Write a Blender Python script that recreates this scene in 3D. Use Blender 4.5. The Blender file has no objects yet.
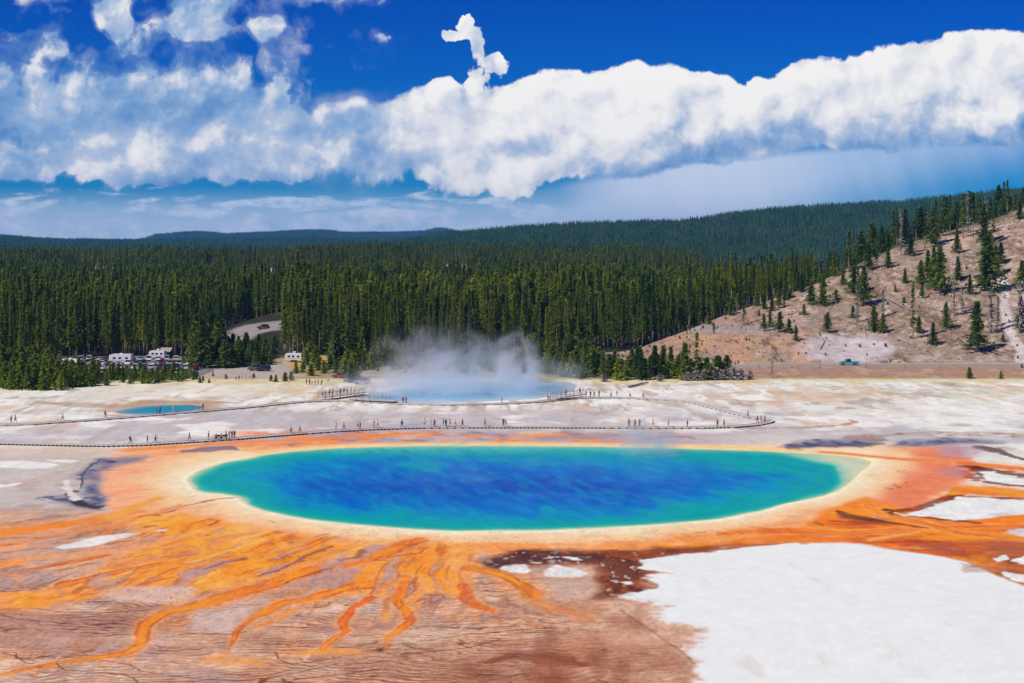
import bpy, bmesh, math, random
import numpy as np
from mathutils import Vector, Matrix
random.seed(5)
R = math.radians
SC = bpy.context.scene
COL = SC.collection
F, HZ, CAMH, CX = 1440.0, 240.0, 40.0, 512.0      # image constants: lens in pixels, horizon row, eye height, middle column
# ================================================================= camera
cam_data = bpy.data.cameras.new('camera'); cam = bpy.data.objects.new('camera', cam_data); COL.objects.link(cam)
cam_data.sensor_width = 36.0; cam_data.lens = 36.0 * F / 1024.0
cam_data.shift_y = -(341.5 - HZ) / 1024.0
cam_data.clip_start = 1.0; cam_data.clip_end = 60000.0
cam.location = (0, 0, CAMH); cam.rotation_euler = (R(90), 0, 0)
SC.camera = cam
# ================================================================= light and exposure
SUN_EL, SUN_AZ = 48.0, -122.0                      # azimuth from +Y (view axis), negative is left
SC.view_settings.view_transform = 'Standard'; SC.view_settings.look = 'None'
SC.view_settings.exposure = 0.0; SC.view_settings.gamma = 1.0; SC.view_settings.use_curve_mapping = False
SC.cycles.use_denoising = True
SC.cycles.max_bounces = 6; SC.cycles.diffuse_bounces = 2; SC.cycles.glossy_bounces = 2; SC.cycles.transmission_bounces = 2
SC.cycles.transparent_max_bounces = 6; SC.cycles.volume_bounces = 4
SC.cycles.sample_clamp_indirect = 4.0
sun_dir = Vector((math.sin(R(SUN_AZ)) * math.cos(R(SUN_EL)), math.cos(R(SUN_AZ)) * math.cos(R(SUN_EL)), math.sin(R(SUN_EL))))
sd = bpy.data.lights.new('sun', 'SUN'); sd.energy = 4.1; sd.angle = R(0.5); sd.color = (1.0, .94, .85)
sun = bpy.data.objects.new('sun', sd); COL.objects.link(sun)
sun.rotation_euler = sun_dir.to_track_quat('Z', 'Y').to_euler(); sun.location = (0, 0, 400)

# ----------------------------------------------------------------- node algebra
class NT:
    def __init__(s, tree): s.t = tree; s.n = tree.nodes; s.l = tree.links
    def node(s, kind, **kw):
        n = s.n.new(kind)
        for k, v in kw.items(): setattr(n, k, v)
        return n
    def link(s, a, b):
        s.l.new(a.s if isinstance(a, E) else a, b)
    def put(s, sock, v):
        if isinstance(v, E): s.l.new(v.s, sock)
        elif hasattr(v, 'is_output'): s.l.new(v, sock)
        else: sock.default_value = v
    def math(s, op, a, b=None, c=None):
        n = s.node('ShaderNodeMath', operation=op)
        s.put(n.inputs[0], a)
        if b is not None: s.put(n.inputs[1], b)
        if c is not None: s.put(n.inputs[2], c)
        return E(s, n.outputs[0])
    def vec(s, x, y, z=0.0):
        n = s.node('ShaderNodeCombineXYZ')
        for i, v in enumerate((x, y, z)): s.put(n.inputs[i], v)
        return n.outputs[0]
    def sst(s, x, a, b):
        n = s.node('ShaderNodeMapRange', interpolation_type='SMOOTHSTEP')
        s.put(n.inputs['Value'], x); s.put(n.inputs['From Min'], a); s.put(n.inputs['From Max'], b)
        return E(s, n.outputs['Result'])
    def noise(s, v, scale=1.0, detail=6.0, rough=.5, dist=0.0, dims='2D'):
        n = s.node('ShaderNodeTexNoise', noise_dimensions=dims)
        s.l.new(v, n.inputs['Vector']); n.inputs['Scale'].default_value = scale; n.inputs['Detail'].default_value = detail
        n.inputs['Roughness'].default_value = rough; n.inputs['Distortion'].default_value = dist
        return E(s, n.outputs[0])
    def vor(s, v, scale=1.0, detail=3.0, rough=.5, dims='2D', smooth=.0):
        n = s.node('ShaderNodeTexVoronoi', voronoi_dimensions=dims, feature='SMOOTH_F1' if smooth else 'F1')
        s.l.new(v, n.inputs['Vector']); n.inputs['Scale'].default_value = scale; n.inputs['Detail'].default_value = detail
        n.inputs['Roughness'].default_value = rough; n.inputs['Lacunarity'].default_value = 2.1
        if smooth: n.inputs['Smoothness'].default_value = smooth
        return E(s, n.outputs['Distance'])
    def curve(s, x, pts, lo, hi, vlo, vhi):
        """piecewise curve: pts (x, y)"""
        n = s.node('ShaderNodeFloatCurve')
        s.put(n.inputs['Value'], (x - lo) * (1.0 / (hi - lo)))
        c = n.mapping.curves[0]
        P = [((a - lo) / (hi - lo), (b - vlo) / (vhi - vlo)) for a, b in pts]
        c.points[0].location = P[0]; c.points[1].location = P[-1]
        for p in P[1:-1]: c.points.new(*p)
        for p in c.points: p.handle_type = 'VECTOR'
        n.mapping.update()
        return E(s, n.outputs[0]) * (vhi - vlo) + vlo
    def mixc(s, f, a, b):
        n = s.node('ShaderNodeMix', data_type='RGBA', clamp_factor=True)
        s.put(n.inputs[0], f); s.put(n.inputs[6], a); s.put(n.inputs[7], b)
        return n.outputs[2]
class E:
    def __init__(s, nt, sock): s.nt = nt; s.s = sock
    def __add__(s, o): return s.nt.math('ADD', s, o)
    __radd__ = __add__
    def __mul__(s, o): return s.nt.math('MULTIPLY', s, o)
    __rmul__ = __mul__
    def __sub__(s, o): return s.nt.math('SUBTRACT', s, o)
    def __rsub__(s, o): return s.nt.math('SUBTRACT', o, s)
    def __truediv__(s, o): return s.nt.math('DIVIDE', s, o)
    def clip(s): 
        r = s.nt.math('ADD', s, 0.0); r.s.node.use_clamp = True; return r
    def max(s, o): return s.nt.math('MAXIMUM', s, o)
    def min(s, o): return s.nt.math('MINIMUM', s, o)
    def smax(s, o, k): return s.nt.math('SMOOTH_MAX', s, o, k)
    def smin(s, o, k): return s.nt.math('SMOOTH_MIN', s, o, k)
    def abs(s): return s.nt.math('ABSOLUTE', s)
    def pow(s, o): return s.nt.math('POWER', s, o)
def lin(r, g, b, a=1.0):
    f = lambda c: (c / 12.92 if c <= .04045 else ((c + .055) / 1.055) ** 2.4)
    return (f(r / 255), f(g / 255), f(b / 255), a)

# ================================================================= sky: physical sky with cumulus, rain veil and low stratus placed in image pixels
world = bpy.data.worlds.new('World'); SC.world = world; world.use_nodes = True
W = NT(world.node_tree); W.n.clear()
def build_sky():
    out = W.node('ShaderNodeOutputWorld'); bg = W.node('ShaderNodeBackground')
    W.l.new(bg.outputs[0], out.inputs[0])
    tc = W.node('ShaderNodeTexCoord'); sep = W.node('ShaderNodeSeparateXYZ'); W.l.new(tc.outputs['Generated'], sep.inputs[0])
    x, y, z = (E(W, sep.outputs[i]) for i in range(3))
    yy = y.max(.25)
    u = x / yy * F + CX                     # image column in pixels
    v = z / yy * F                          # image pixels above the horizon row
    front = W.sst(y, .3, .6)
    sky = W.node('ShaderNodeTexSky', sky_type='NISHITA', sun_disc=False)
    sky.sun_elevation = R(SUN_EL); sky.sun_rotation = R(SUN_AZ % 360); sky.altitude = 2200; sky.air_density = 1.0; sky.dust_density = 0.0; sky.ozone_density = 4.0
    sk = W.node('ShaderNodeVectorMath', operation='SCALE'); W.l.new(sky.outputs[0], sk.inputs[0]); sk.inputs['Scale'].default_value = 0.085
    hs = W.node('ShaderNodeHueSaturation'); hs.inputs['Saturation'].default_value = SKY_SAT; hs.inputs['Hue'].default_value = .5; W.l.new(sk.outputs[0], hs.inputs['Color'])
    # deep polarised blue high up, cyan low down: a filter over the physical sky
    tint = W.node('ShaderNodeMix', data_type='RGBA', blend_type='MULTIPLY'); tint.inputs[0].default_value = 1.0
    ramp = W.node('ShaderNodeValToRGB'); W.put(ramp.inputs[0], (v * (1 / 300.)).clip())
    cr = ramp.color_ramp; cr.elements[0].position = 0.0; cr.elements[0].color = SKY_LO; cr.elements[1].position = 1.0; cr.elements[1].color = SKY_HI
    e = cr.elements.new(.45); e.color = SKY_MID
    W.l.new(hs.outputs[0], tint.inputs[6]); W.l.new(ramp.outputs[0], tint.inputs[7])
    base = tint.outputs[2]
    T = [(0,0),(180,60),(240,108),(270,118),(296,134),(320,143),(345,145),(360,149),(372,143),(395,146),(410,155),(430,165),(450,168),(470,152),(490,158),(512,165),(535,169),(554,174),(572,175),(587,171),(609,180),(637,185),(654,175),(667,179),(692,169),(709,172),(729,169),(738,160),(746,158),(757,168),(768,166),(790,176),(803,183),(840,184),(860,190),(893,196),(918,203),(960,210),(1024,213),(1100,214),(1300,200),(1500,150)]
    B = [(0,60),(260,58),(296,54),(350,50),(420,54),(440,54),(455,44),(500,38),(530,40),(560,46),(600,54),(650,62),(700,70),(760,76),(850,84),(950,88),(1024,90),(1500,90)]
    def fields(u, v):
        p = W.vec(u, v)
        wu = W.noise(p, 1 / 70., 3.0); 
        w2 = W.noise(W.vec(u + 371., v + 913.), 1 / 26., 3.0)
        uu = u + (wu - .5) * 26 + (w2 - .5) * 10; vv = v + (w2 - .5) * 20 + (wu - .5) * 8
        pw = W.vec(uu, vv)
        # the big blue gap and the small ones
        def blob(cu, cv, ru, rv, a):
            du = (uu - cu) * (1. / ru); dv = (vv - cv) * (1. / rv)
            return (1.0 - (du * du + dv * dv)).max(-.6) * a
        def dip(cu, cv, ru, rv, a):
            du = (uu - cu) * (1. / ru); dv = (vv - cv) * (1. / rv)
            return (1.0 - (du * du + dv * dv)).max(0.) * a
        n = W.noise(pw, 1 / 60., 9.0, .58)                      # general fbm
        puff = 1.0 - W.vor(pw, 1 / 62., 4.0, .48, smooth=.35)            # cauliflower heads
        fine = W.noise(W.vec(u, v), 1 / 14., 6.0, .6)
        top = W.curve(u + (fine - .5) * 8, T, 0., 1500., 0., 250.); bot = W.curve(u, B, 0., 1500., 0., 250.)
        edge = W.sst(u, 215., 275.)
        bank = ((top - v) * .085).min((v - bot + (n - .5) * (30. - W.sst(u, 520., 620.) * 18.)) * .05) - (1.0 - edge) * 3.0
        bank = bank.min(1.6) + (puff - .62) * .7 + (n - .5) * .7 + (fine - .5) * .6 + .12
        # broken cloud on the left
        lm = W.sst(u + (n - .5) * 90., 335., 285.) * W.sst(v + (n - .5) * 26. + (puff - .6) * 14., 44., 62.)
        holes = W.noise(W.vec(u + 60., v * 1.15 + 31.), 1 / 95., 5.0, .55, .6)
        lef = (holes - .36) * 6.0 + (n - .5) * 3.6 + (puff - .62) * 1.0 + (fine - .5) * .9 + W.sst(v, 205., 130.) * 2.4 - W.sst(v, 212., 240.) * .8 - (1.0 - lm) * 5.0
        lef = lef - dip(86, 208, 30, 24, 2.6) - dip(30, 222, 36, 16, 1.5) - dip(152, 228, 30, 12, 1.6) - dip(160, 186, 16, 18, 1.3) - dip(234, 222, 20, 12, 2.0) - dip(262, 165, 14, 34, 2.0)
        lef = lef + dip(200, 224, 52, 26, 3.0) + dip(110, 228, 30, 30, 2.2) + dip(262, 212, 24, 16, 2.2) + dip(110, 220, 26, 26, 1.8) + dip(40, 200, 40, 26, 1.6) + dip(165, 95, 75, 32, 2.6) + dip(282, 92, 50, 40, 2.0)
        lef = lef.min(1.7)
        sm = blob(458, 204, 19, 8, 1.7).max(blob(468, 212, 9, 12, 1.7)).max(blob(476, 192, 11, 22, 1.9)).max(blob(492, 174, 18, 18, 2.2)).max(blob(475, 152, 30, 22, 1.6)).max(blob(473, 220, 5, 6, 1.3)).max(blob(378, 202, 10, 9, 1.2)).max(blob(272, 182, 14, 34, 1.5)).max(blob(302, 190, 11, 6, 1.1)).max(blob(330, 243, 90, 11, 1.4)).max(blob(290, 205, 12, 14, 1.2))
        sm = sm + (n - .5) * 3.4 + (fine - .5) * 2.4 + (puff - .6) * .5 * 1.0 - .30
        sm = sm * .62
        return bank, lef, sm, n, puff, fine, top, bot, dip
    bank, lef, sm, n, puff, fine, top, bot, dipb2 = fields(u, v)
    b2, l2, s2, n2, p2, f2, _, _, _ = fields(u - 12.0, v + 13.0)
    dens = bank.max(lef).max(sm); den2 = b2.max(l2).max(s2)
    relief = (puff - p2) * .34 + (n - n2) * .55 + (fine - f2) * .07 + (dens.min(1.2) - den2.min(1.2)) * .10
    cover = W.sst(dens, .0, .30 + W.sst(u, 440., 320.) * .9)
    soft = W.sst(dens, -.75, .5) * .35
    cover = cover.max(soft * W.sst(u, 420., 300.))
    # light: bright heads, grey-blue towards the base
    hb = W.sst(v - bot + (n - .5) * 40. + (puff - .6) * 22., 4., 54.)
    leftgrey = W.sst(u + (n - .5) * 60., 500., 425.) * .55 + W.sst(u + (n - .5) * 80., 440., 280.) * .45
    big = W.noise(W.vec(u + 50., v * 1.2), 1 / 80., 5.0, .55)
    bigl = W.noise(W.vec(u * .9 + 700., v * 1.3), 1 / 75., 7.0, .6)
    grey = dipb2(520, 92, 44, 14, .34) + dipb2(470, 82, 40, 16, .12)
    light = .90 - grey + relief * (1.25 - leftgrey * .55) + (big - .5) * .45 - (1.0 - hb) * .50 * W.sst(u, 520., 620.) - leftgrey * .43 + leftgrey * (bigl - .5) * 1.0 - W.sst(u, 320., 240.) * .16 * W.sst(v, 80., 110.) + leftgrey * W.sst(relief, -.02, .25) * .22 - W.sst(v, 74., 50.) * leftgrey * .22
    light = light - W.sst(u, 500., 380.) * W.sst(u, 280., 340.) * .06 - W.sst(sm, -.1, 1.) * (1.0 - W.sst(bank.max(lef), -.2, .1)) * .10
    light = light.clip()
    cl = W.node('ShaderNodeValToRGB'); W.put(cl.inputs[0], light)
    c = cl.color_ramp; c.elements[0].position = .0; c.elements[0].color = lin(88, 138, 196); c.elements[1].position = 1.0; c.elements[1].color = lin(250, 248, 246)
    for pos, colr in ((.3, lin(138, 172, 214)), (.55, lin(186, 200, 224)), (.74, lin(226, 228, 235))): 
        q = c.elements.new(pos); q.color = colr
    # low stratus bands and the rain veil
    sp = W.vec(u * .16, v)
    st = W.noise(W.vec(u * .2, v + 400.), 1 / 17., 7.0, .58, .4); st2 = W.noise(W.vec(u * .55, v + 80.), 1 / 16., 6.0, .6)
    band = W.sst(v, 50., 36.) * .62 + W.sst(v, 26., 8.) * .4 - W.sst(v, 40., 58.) * .5 + dipb2(20, 56, 60, 8, .8)
    low = W.sst((st - .5) * 4.2 + (st2 - .5) * 1.6 + band - .38, -.2, .75) * W.sst(u, 640., 470.) * W.sst(v, 76., 54.)
    veil_top = bot + 10.
    vr = W.curve(u, [(0,0),(480,0),(560,.25),(620,.8),(700,.9),(780,.85),(850,.75),(950,.7),(1024,.7),(1500,.6)], 0., 1500., 0., 1.)
    vb = W.curve(u, [(0,50),(480,40),(560,18),(620,4),(700,0),(760,6),(830,24),(900,42),(960,62),(1024,78),(1200,95),(1500,95)], 0., 1500., 0., 250.)
    rays = W.noise(W.vec(u + v * .35, v * .06), 1 / 42., 3.0)
    veil = W.sst(v - vb + (rays - .5) * 26., -24., 44.) * W.sst(v, veil_top + 6., veil_top - 8.) * (vr * (.95 + rays * .4)).min(1.)
    hz = W.sst(v, 56., 12.) * (.9 - W.sst(u, 700., 880.) * .7)
    base2 = W.mixc(hz, base, lin(206, 223, 244))
    col = W.mixc(low * .9, base2, W.mixc((st2 - .25) * 1.9, lin(160, 194, 230), lin(232, 236, 246)))
    col = W.mixc(veil * .95, col, W.mixc(W.sst(u, 700., 930.) * .6, lin(206, 218, 240), lin(150, 190, 228)))
    col = W.mixc(cover, col, cl.outputs[0])
    allc = W.mixc(front, base, col)
    W.l.new(allc, bg.inputs['Color']); bg.inputs['Strength'].default_value = 1.0
SKY_SAT = 1.35; SKY_LO = (.03, .42, .80, 1); SKY_MID = (.01, .42, .90, 1); SKY_HI = (.0, .27, .95, 1)
build_sky()
# ================================================================= ground colours, placed in image pixels
GROUND_GAIN = 1.0; HAZE = 5e-5
# ---------------------------------------------------------------- numpy noise
_rs = np.random.RandomState(7)
_TAB = _rs.rand(256, 256).astype(np.float32)
def vnoise(x, y, s=0):
    x = np.asarray(x, np.float32) + s * 17.31; y = np.asarray(y, np.float32) + s * 9.17
    xi = np.floor(x); yi = np.floor(y)
    fx = x - xi; fy = y - yi
    fx = fx * fx * (3 - 2 * fx); fy = fy * fy * (3 - 2 * fy)
    a = xi.astype(np.int32); b = yi.astype(np.int32)
    a0 = a & 255; a1 = (a + 1) & 255; b0 = b & 255; b1 = (b + 1) & 255
    t = _TAB
    return (t[a0, b0] * (1 - fx) + t[a1, b0] * fx) * (1 - fy) + (t[a0, b1] * (1 - fx) + t[a1, b1] * fx) * fy
def fbm(x, y, o=4, s=0, g=0.5):
    r = 0; a = 1.0; n = 0
    for k in range(o):
        r = r + a * vnoise(x * 2.03 ** k, y * 2.03 ** k, s + k * 3.7); n += a; a *= g
    return (r / n - 0.5) * 2.0
def sst(x, a, b):
    t = np.clip((x - a) / (b - a), 0, 1); return t * t * (3 - 2 * t)
def srgb(*c):
    c = np.array(c, np.float32) / 255.0
    return np.where(c <= 0.04045, c / 12.92, ((c + 0.055) / 1.055) ** 2.4).astype(np.float32)
# ---------------------------------------------------------------- the flat laid out in image pixels (u to the right, v towards the viewer)
def poly_sd(u, v, pts, k=3.0, pad=60):
    """signed distance to a polygon, positive inside; v stretched by k"""
    p = np.array(pts, np.float32); out = np.full(u.shape, -pad, np.float32)
    m = (u > p[:, 0].min() - pad) & (u < p[:, 0].max() + pad) & (v > p[:, 1].min() - pad / k) & (v < p[:, 1].max() + pad / k)
    if not m.any(): return out
    x = u[m]; y = v[m] * k; q = p * np.array([1, k], np.float32)
    d2 = np.full(x.shape, 1e9, np.float32); ins = np.zeros(x.shape, bool)
    for i in range(len(q)):
        ax, ay = q[i - 1]; bx, by = q[i]
        dx, dy = bx - ax, by - ay
        t = np.clip(((x - ax) * dx + (y - ay) * dy) / (dx * dx + dy * dy + 1e-9), 0, 1)
        d2 = np.minimum(d2, (x - ax - t * dx) ** 2 + (y - ay - t * dy) ** 2)
        if ay != by:
            c = ((ay > y) != (by > y)) & (x < dx * (y - ay) / dy + ax)
            ins ^= c
    out[m] = np.where(ins, 1, -1) * np.sqrt(d2)
    return out
def stroke(u, v, pts, k=3.0):
    """pts (u, v, halfwidth): returns distance / local halfwidth, and the place along the line 0..1"""
    p = np.array(pts, np.float32); w = p[:, 2]
    best = np.full(u.shape, 9.0, np.float32); along = np.zeros(u.shape, np.float32)
    pad = w.max() * 5 + 2
    m = (u > p[:, 0].min() - pad) & (u < p[:, 0].max() + pad) & (v > p[:, 1].min() - pad / k) & (v < p[:, 1].max() + pad / k)
    if not m.any(): return best, along
    x = u[m]; y = v[m] * k; bb = best[m]; al = along[m]; n = len(p) - 1
    for i in range(n):
        ax, ay = p[i, 0], p[i, 1] * k; bx, by = p[i + 1, 0], p[i + 1, 1] * k
        dx, dy = bx - ax, by - ay
        t = np.clip(((x - ax) * dx + (y - ay) * dy) / (dx * dx + dy * dy + 1e-9), 0, 1)
        d = np.sqrt((x - ax - t * dx) ** 2 + (y - ay - t * dy) ** 2) / (w[i] + (w[i + 1] - w[i]) * t)
        c = d < bb; bb = np.where(c, d, bb); al = np.where(c, (i + t) / n, al)
    best[m] = bb; along[m] = al
    return best, along
POOL = [(187,480),(190,476),(198,471),(210,466),(225,462),(245,458),(262,455),(290,451),(330,448),(380,446),(440,445),(520,445),(600,446),(680,448),(760,450),(823,454),(858,457),(872,461),(870,466),(862,471),(856,477),(850,483),(840,490),(826,495),(808,499),(788,503),(760,511),(719,519),(664,524),(598,528),(540,530.5),(455,531),(418,529.5),(380,526.5),(346,523.5),(310,519.5),(285,515),(262,510),(248,505),(241,500),(236,496),(222,494),(205,493),(195,490)]
EXC = [(352,398),(372,392),(400,388),(450,383),(500,380.5),(540,380),(572,381),(580,385),(576,391),(560,396),(530,399.5),(480,402),(430,403.5),(390,403.5),(360,402)]
TURQ = [(112,412),(122,408.5),(140,405.5),(165,404.2),(190,404.2),(206,405.5),(204,408.5),(190,411.5),(165,414),(135,415),(118,414)]

def paint(u, v):
    """albedo (target display colour, linear) and wetness of the flat at image pixel u, v"""
    Y = F * CAMH / (v - HZ); X = (u - CX) * Y / F
    N = {}
    n1 = fbm(X / 14, Y / 14, 5, 1); n2 = fbm(X / 5, Y / 5, 4, 2); n3 = fbm(X / 1.6, Y / 1.6, 3, 3)
    n4 = fbm(X / 30, Y / 45, 4, 4); n5 = fbm(X / 9, Y / 22, 5, 5); n6 = fbm(X / 2.6, Y / 9, 4, 6)
    # ragged edges: places are looked up with a wander
    uw = u + 7 * n1 + 3.5 * n2 + 1.2 * n3; vw = v + 1.6 * fbm(X / 11, Y / 11, 4, 8) + 0.8 * fbm(X / 3.5, Y / 3.5, 3, 9)
    us = u + 4.5 * n2 + 2.5 * n3; vs = v + 1.2 * fbm(X / 3.5, Y / 3.5, 3, 9) + .5 * n3
    # flow grain: thin threads that fan out from the spring down the apron
    th = np.arctan2(u - 470, (v - 470) * 3.2 + 30.); rr = np.hypot(u - 470, (v - 470) * 3.2)
    ww = .10 * fbm(X / 22, Y / 22, 3, 95)
    str1 = fbm((th + ww) * 16, rr / 130, 4, 96, .6); str2 = fbm((th + ww) * 34, rr / 90, 4, 97, .62)
    C = np.zeros(u.shape + (3,), np.float32); wet = np.zeros(u.shape, np.float32)
    def mix(col, m, w=None):
        nonlocal C, wet
        m = np.clip(m, 0, 1).astype(np.float32)
        C = C * (1 - m[..., None]) + np.asarray(col, np.float32) * m[..., None]
        if w is not None: wet = wet * (1 - m) + w * m
    # ---- white sinter flat with lilac, tan and pink washes
    C[:] = srgb(232, 228, 224)
    lw = 1 - .6 * sst(u, 700, 820)
    mix(srgb(208, 197, 194), sst(n5 + .5 * n2, -.15, .5) * .75 * lw)
    mix(srgb(208, 180, 158), sst(fbm(X / 22, Y / 30, 5, 11), .02, .5) * .75)
    mix(srgb(178, 160, 150), sst(fbm(X / 7, Y / 16, 5, 12), .22, .6) * .7)
    mix(srgb(243, 240, 238), sst(fbm(X / 12, Y / 20, 5, 13), .08, .4) * .9)
    # tan washes to the right, white on the right
    mix(srgb(236, 233, 230), sst(u + 40 * n1, 760, 880) * sst(v, 372, 384) * .55)
    mix(srgb(196, 160, 138), sst(fbm(X / 18, Y / 9, 5, 14), .1, .5) * sst(u, 640, 800) * sst(v, 376, 384) * (1 - sst(v, 424, 440)) * .85)
    mix(srgb(198, 200, 178), sst(fbm(X / 10, Y / 14, 4, 15), .05, .5) * sst(u, 800, 900) * (1 - sst(v, 392, 412)) * .6)
    # fine mottling of the crust: small white sheets, tan and grey veins
    up = 1 - sst(v, 446, 470)
    fa = fbm(X / 4.5, Y / 15, 5, 91, .58); fb = fbm(X / 3.2, Y / 20, 5, 92, .6); fc = fbm(X / 6, Y / 11, 5, 93, .6)
    mix(srgb(246, 243, 240), sst(fa, .08, .32) * up * .8)
    mix(srgb(188, 164, 146), sst(fb + .4 * n4, .14, .42) * up * .75 * lw)
    mix(srgb(160, 140, 136), sst(fc, .22, .5) * up * .6)
    mix(srgb(214, 178, 150), sst(fbm(X / 5, Y / 24, 5, 94, .6) + .3 * n1, .15, .45) * up * .55)
    # dry grass line under the banks and trees
    mix(srgb(212, 196, 150), sst(382.5 - v + 3.0 * n1 + 2 * n2, -1.5, 3) * .85)
    mix(srgb(222, 206, 172), sst(394 - v + 5 * n1, -2, 4) * (1 - sst(u, 300, 380)) * .45)
    mix(srgb(226, 220, 212), sst(n5, -.1, .4) * sst(v, 384, 388) * (1 - sst(v, 400, 404)) * (1 - sst(u, 200, 320)) * .8)
    # dark stain round the small turquoise pool
    d = poly_sd(uw, vw, TURQ, 4); mix(srgb(196, 152, 118), sst(d, -26, -3) * .8)
    d2, _ = stroke(uw, vw, [(40,402,6),(75,404,12),(110,406,12),(150,402,8),(200,402,8),(235,404,5)], 4); mix(srgb(176, 152, 128), (1 - sst(d2, .4, 1.2)) * .7)
    # lilac wet flat between the walks
    lil = sst(v, 405, 416) * (1 - sst(v, 441, 446)) * sst(n4 + .4 * n2 + .25, -.2, .5)
    mix(srgb(196, 186, 192), lil * .8, .5)
    mix(srgb(240, 236, 234), sst(fbm(X / 13, Y / 11, 4, 16), .1, .35) * sst(v, 408, 415) * (1 - sst(v, 434, 440)) * .9, 0)
    mix(srgb(184, 174, 188), sst(430 - abs(v - 427) * 4 + 10 * n1, 408, 424) * sst(u, 330, 380) * (1 - sst(u, 400, 500)) * .7, .7)
    # strip between walk and pool
    st = sst(v, 429, 437)
    mix(srgb(190, 170, 176), st * sst(u, 200, 330) * (1 - sst(u, 700, 800)) * .9, .9)
    mix(srgb(226, 214, 206), sst(v + 3 * n1, 431, 437) * sst(u, 650, 720) * (1 - sst(u, 800, 850)) * .6)
    # ---- left shore flat, lilac grey
    mix(srgb(198, 184, 180), sst(v + 2 * n1, 446, 452) * (1 - sst(u, 170, 260)) * .8, .15)
    mix(srgb(222, 196, 180), sst(v + 2 * n1, 444, 448) * (1 - sst(v, 452, 458)) * (1 - sst(u, 120, 200)) * .6)
    mix(srgb(176, 166, 166), sst(n6 + .4 * n2, .05, .4) * sst(v, 456, 466) * (1 - sst(u, 120, 170)) * .8)
    mix(srgb(190, 150, 130), sst(n2, .2, .5) * sst(v, 470, 480) * (1 - sst(u, 120, 170)) * .4)
    for pl in ([(-60,462),(0,462),(24,461),(44,463),(62,465),(50,468),(20,469),(0,468),(-60,468)],[(45,460),(62,459.5),(80,460.5),(70,462.5),(50,462)],[(-40,484),(10,483.5),(26,483),(18,485.5),(0,487.5),(-40,487)]):
        mix(srgb(238, 234, 232), sst(poly_sd(uw, vs, pl, 4), -2, 3))
    # ---- foreground apron: pink-brown terracettes
    ap = sst(v + 3 * n1 - sst(u, 560, 760) * 14, 505, 528)
    mix(srgb(206, 158, 134), ap, .12)
    mix(srgb(176, 128, 110), sst(n6 + .5 * n1, -.05, .5) * ap * .75)
    mix(srgb(226, 188, 164), sst(fbm(X / 3.2, Y / 6, 4, 17) + .3 * n1, .0, .45) * ap * .8)
    mix(srgb(192, 158, 152), sst(fbm(X / 8, Y / 10, 4, 18), .05, .4) * ap * sst(560 - u, 0, 250) * .75)
    gl = sst(v + 4 * n1, 540, 556) * (1 - sst(v + 4 * n1, 592, 606)) * (1 - sst(u, 110, 200))
    mix(srgb(192, 164, 158), gl * .75)
    mix(srgb(160, 140, 140), gl * sst(n6, .05, .4) * .6)
    fan = ap * (1 - sst(u, 480, 600)) * (1 - sst(v + 8 * n1, 596, 640))
    mix(srgb(244, 158, 88), sst(str1 + .4 * n2, .02, .35) * fan * .75); mix(srgb(168, 104, 84), sst(str2 + .3 * n1, .08, .4) * fan * .75); mix(srgb(206, 186, 184), sst(-str1 + .4 * n5, .15, .45) * fan * .6)
    mix(srgb(236, 168, 128), sst(fbm(X / 4, Y / 7, 5, 98, .6) + .3 * n1, .02, .4) * ap * (1 - sst(u, 560, 640)) * .6)
    # red-brown at the bottom middle
    rb = -12 + poly_sd(uw * 1.0, vw, [(400,660),(470,640),(540,634),(600,628),(660,640),(700,660),(705,700),(560,740),(400,740)], 3)
    mix(srgb(176, 112, 84), sst(rb + 26 * n1 + 24 * n6 + 12 * n3, -16, 30) * .45)
    mix(srgb(134, 68, 40), sst(rb * .3 + 46 * n6 + 20 * n2 + 10 * n3, 18, 52) * ap * .65)
    d, _ = stroke(uw, vw, [(484,663,6),(510,656,16),(545,657,18),(580,665,10)], 3); mix(srgb(118, 50, 30), (1 - sst(d + .5 * n3, .3, 1.3)) * .8)
    mix(srgb(160, 100, 78), sst(n6 + .4 * n1, .0, .5) * ap * sst(u, 440, 560) * sst(v, 600, 625) * .6)
    # terracette rims: thin dark lines that follow the fall of the apron
    hgt = Y / 2.6 + 2.6 * fbm(X / 13, Y / 13, 5, 21) + .7 * n2 + .2 * n3 - .012 * X
    fr = np.abs((hgt - np.floor(hgt)) - .5) * 2
    ln = sst(fr + .1 * n3, .80, .97) * sst(fbm(X / 12, Y / 3, 4, 22), -.15, .3)
    hg2 = Y / 1.05 + 3.6 * fbm(X / 11, Y / 11, 5, 23) + 1.0 * n2 + .3 * n3 + .05 * X
    f2 = np.abs((hg2 - np.floor(hg2)) - .5) * 2
    l2 = sst(f2 + .12 * n3, .5, .98) * sst(fbm(X / 9, Y / 4, 4, 24), -.05, .35)
    ter = ap * sst(v + 6 * n1, 566, 590) * (1 - .6 * sst(u, 480, 640))
    bd = fbm(X / 10, Y / 5, 4, 141); wv = np.sin(6.283 * (hg2 + .35 * n3)) ; wv2 = np.sin(6.283 * (Y / .62 + 3.2 * fbm(X / 9, Y / 9, 5, 142) + .8 * n2 + .05 * X))
    mix(srgb(150, 92, 72), sst(wv + .5 * n3, .1, .8) * ter * sst(bd, -.35, .2) * .55); mix(srgb(232, 200, 178), sst(-wv + .5 * n3, .2, .8) * ter * sst(-bd, -.3, .3) * .55)
    mix(srgb(112, 62, 48), sst(wv2 + .6 * n3, .45, .95) * ter * sst(bd + .3 * n2, -.1, .3) * .55); mix(srgb(236, 206, 186), sst(-wv2 + .5 * n3, .5, .95) * ter * sst(-bd + .3 * n2, -.1, .3) * .4)
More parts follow.
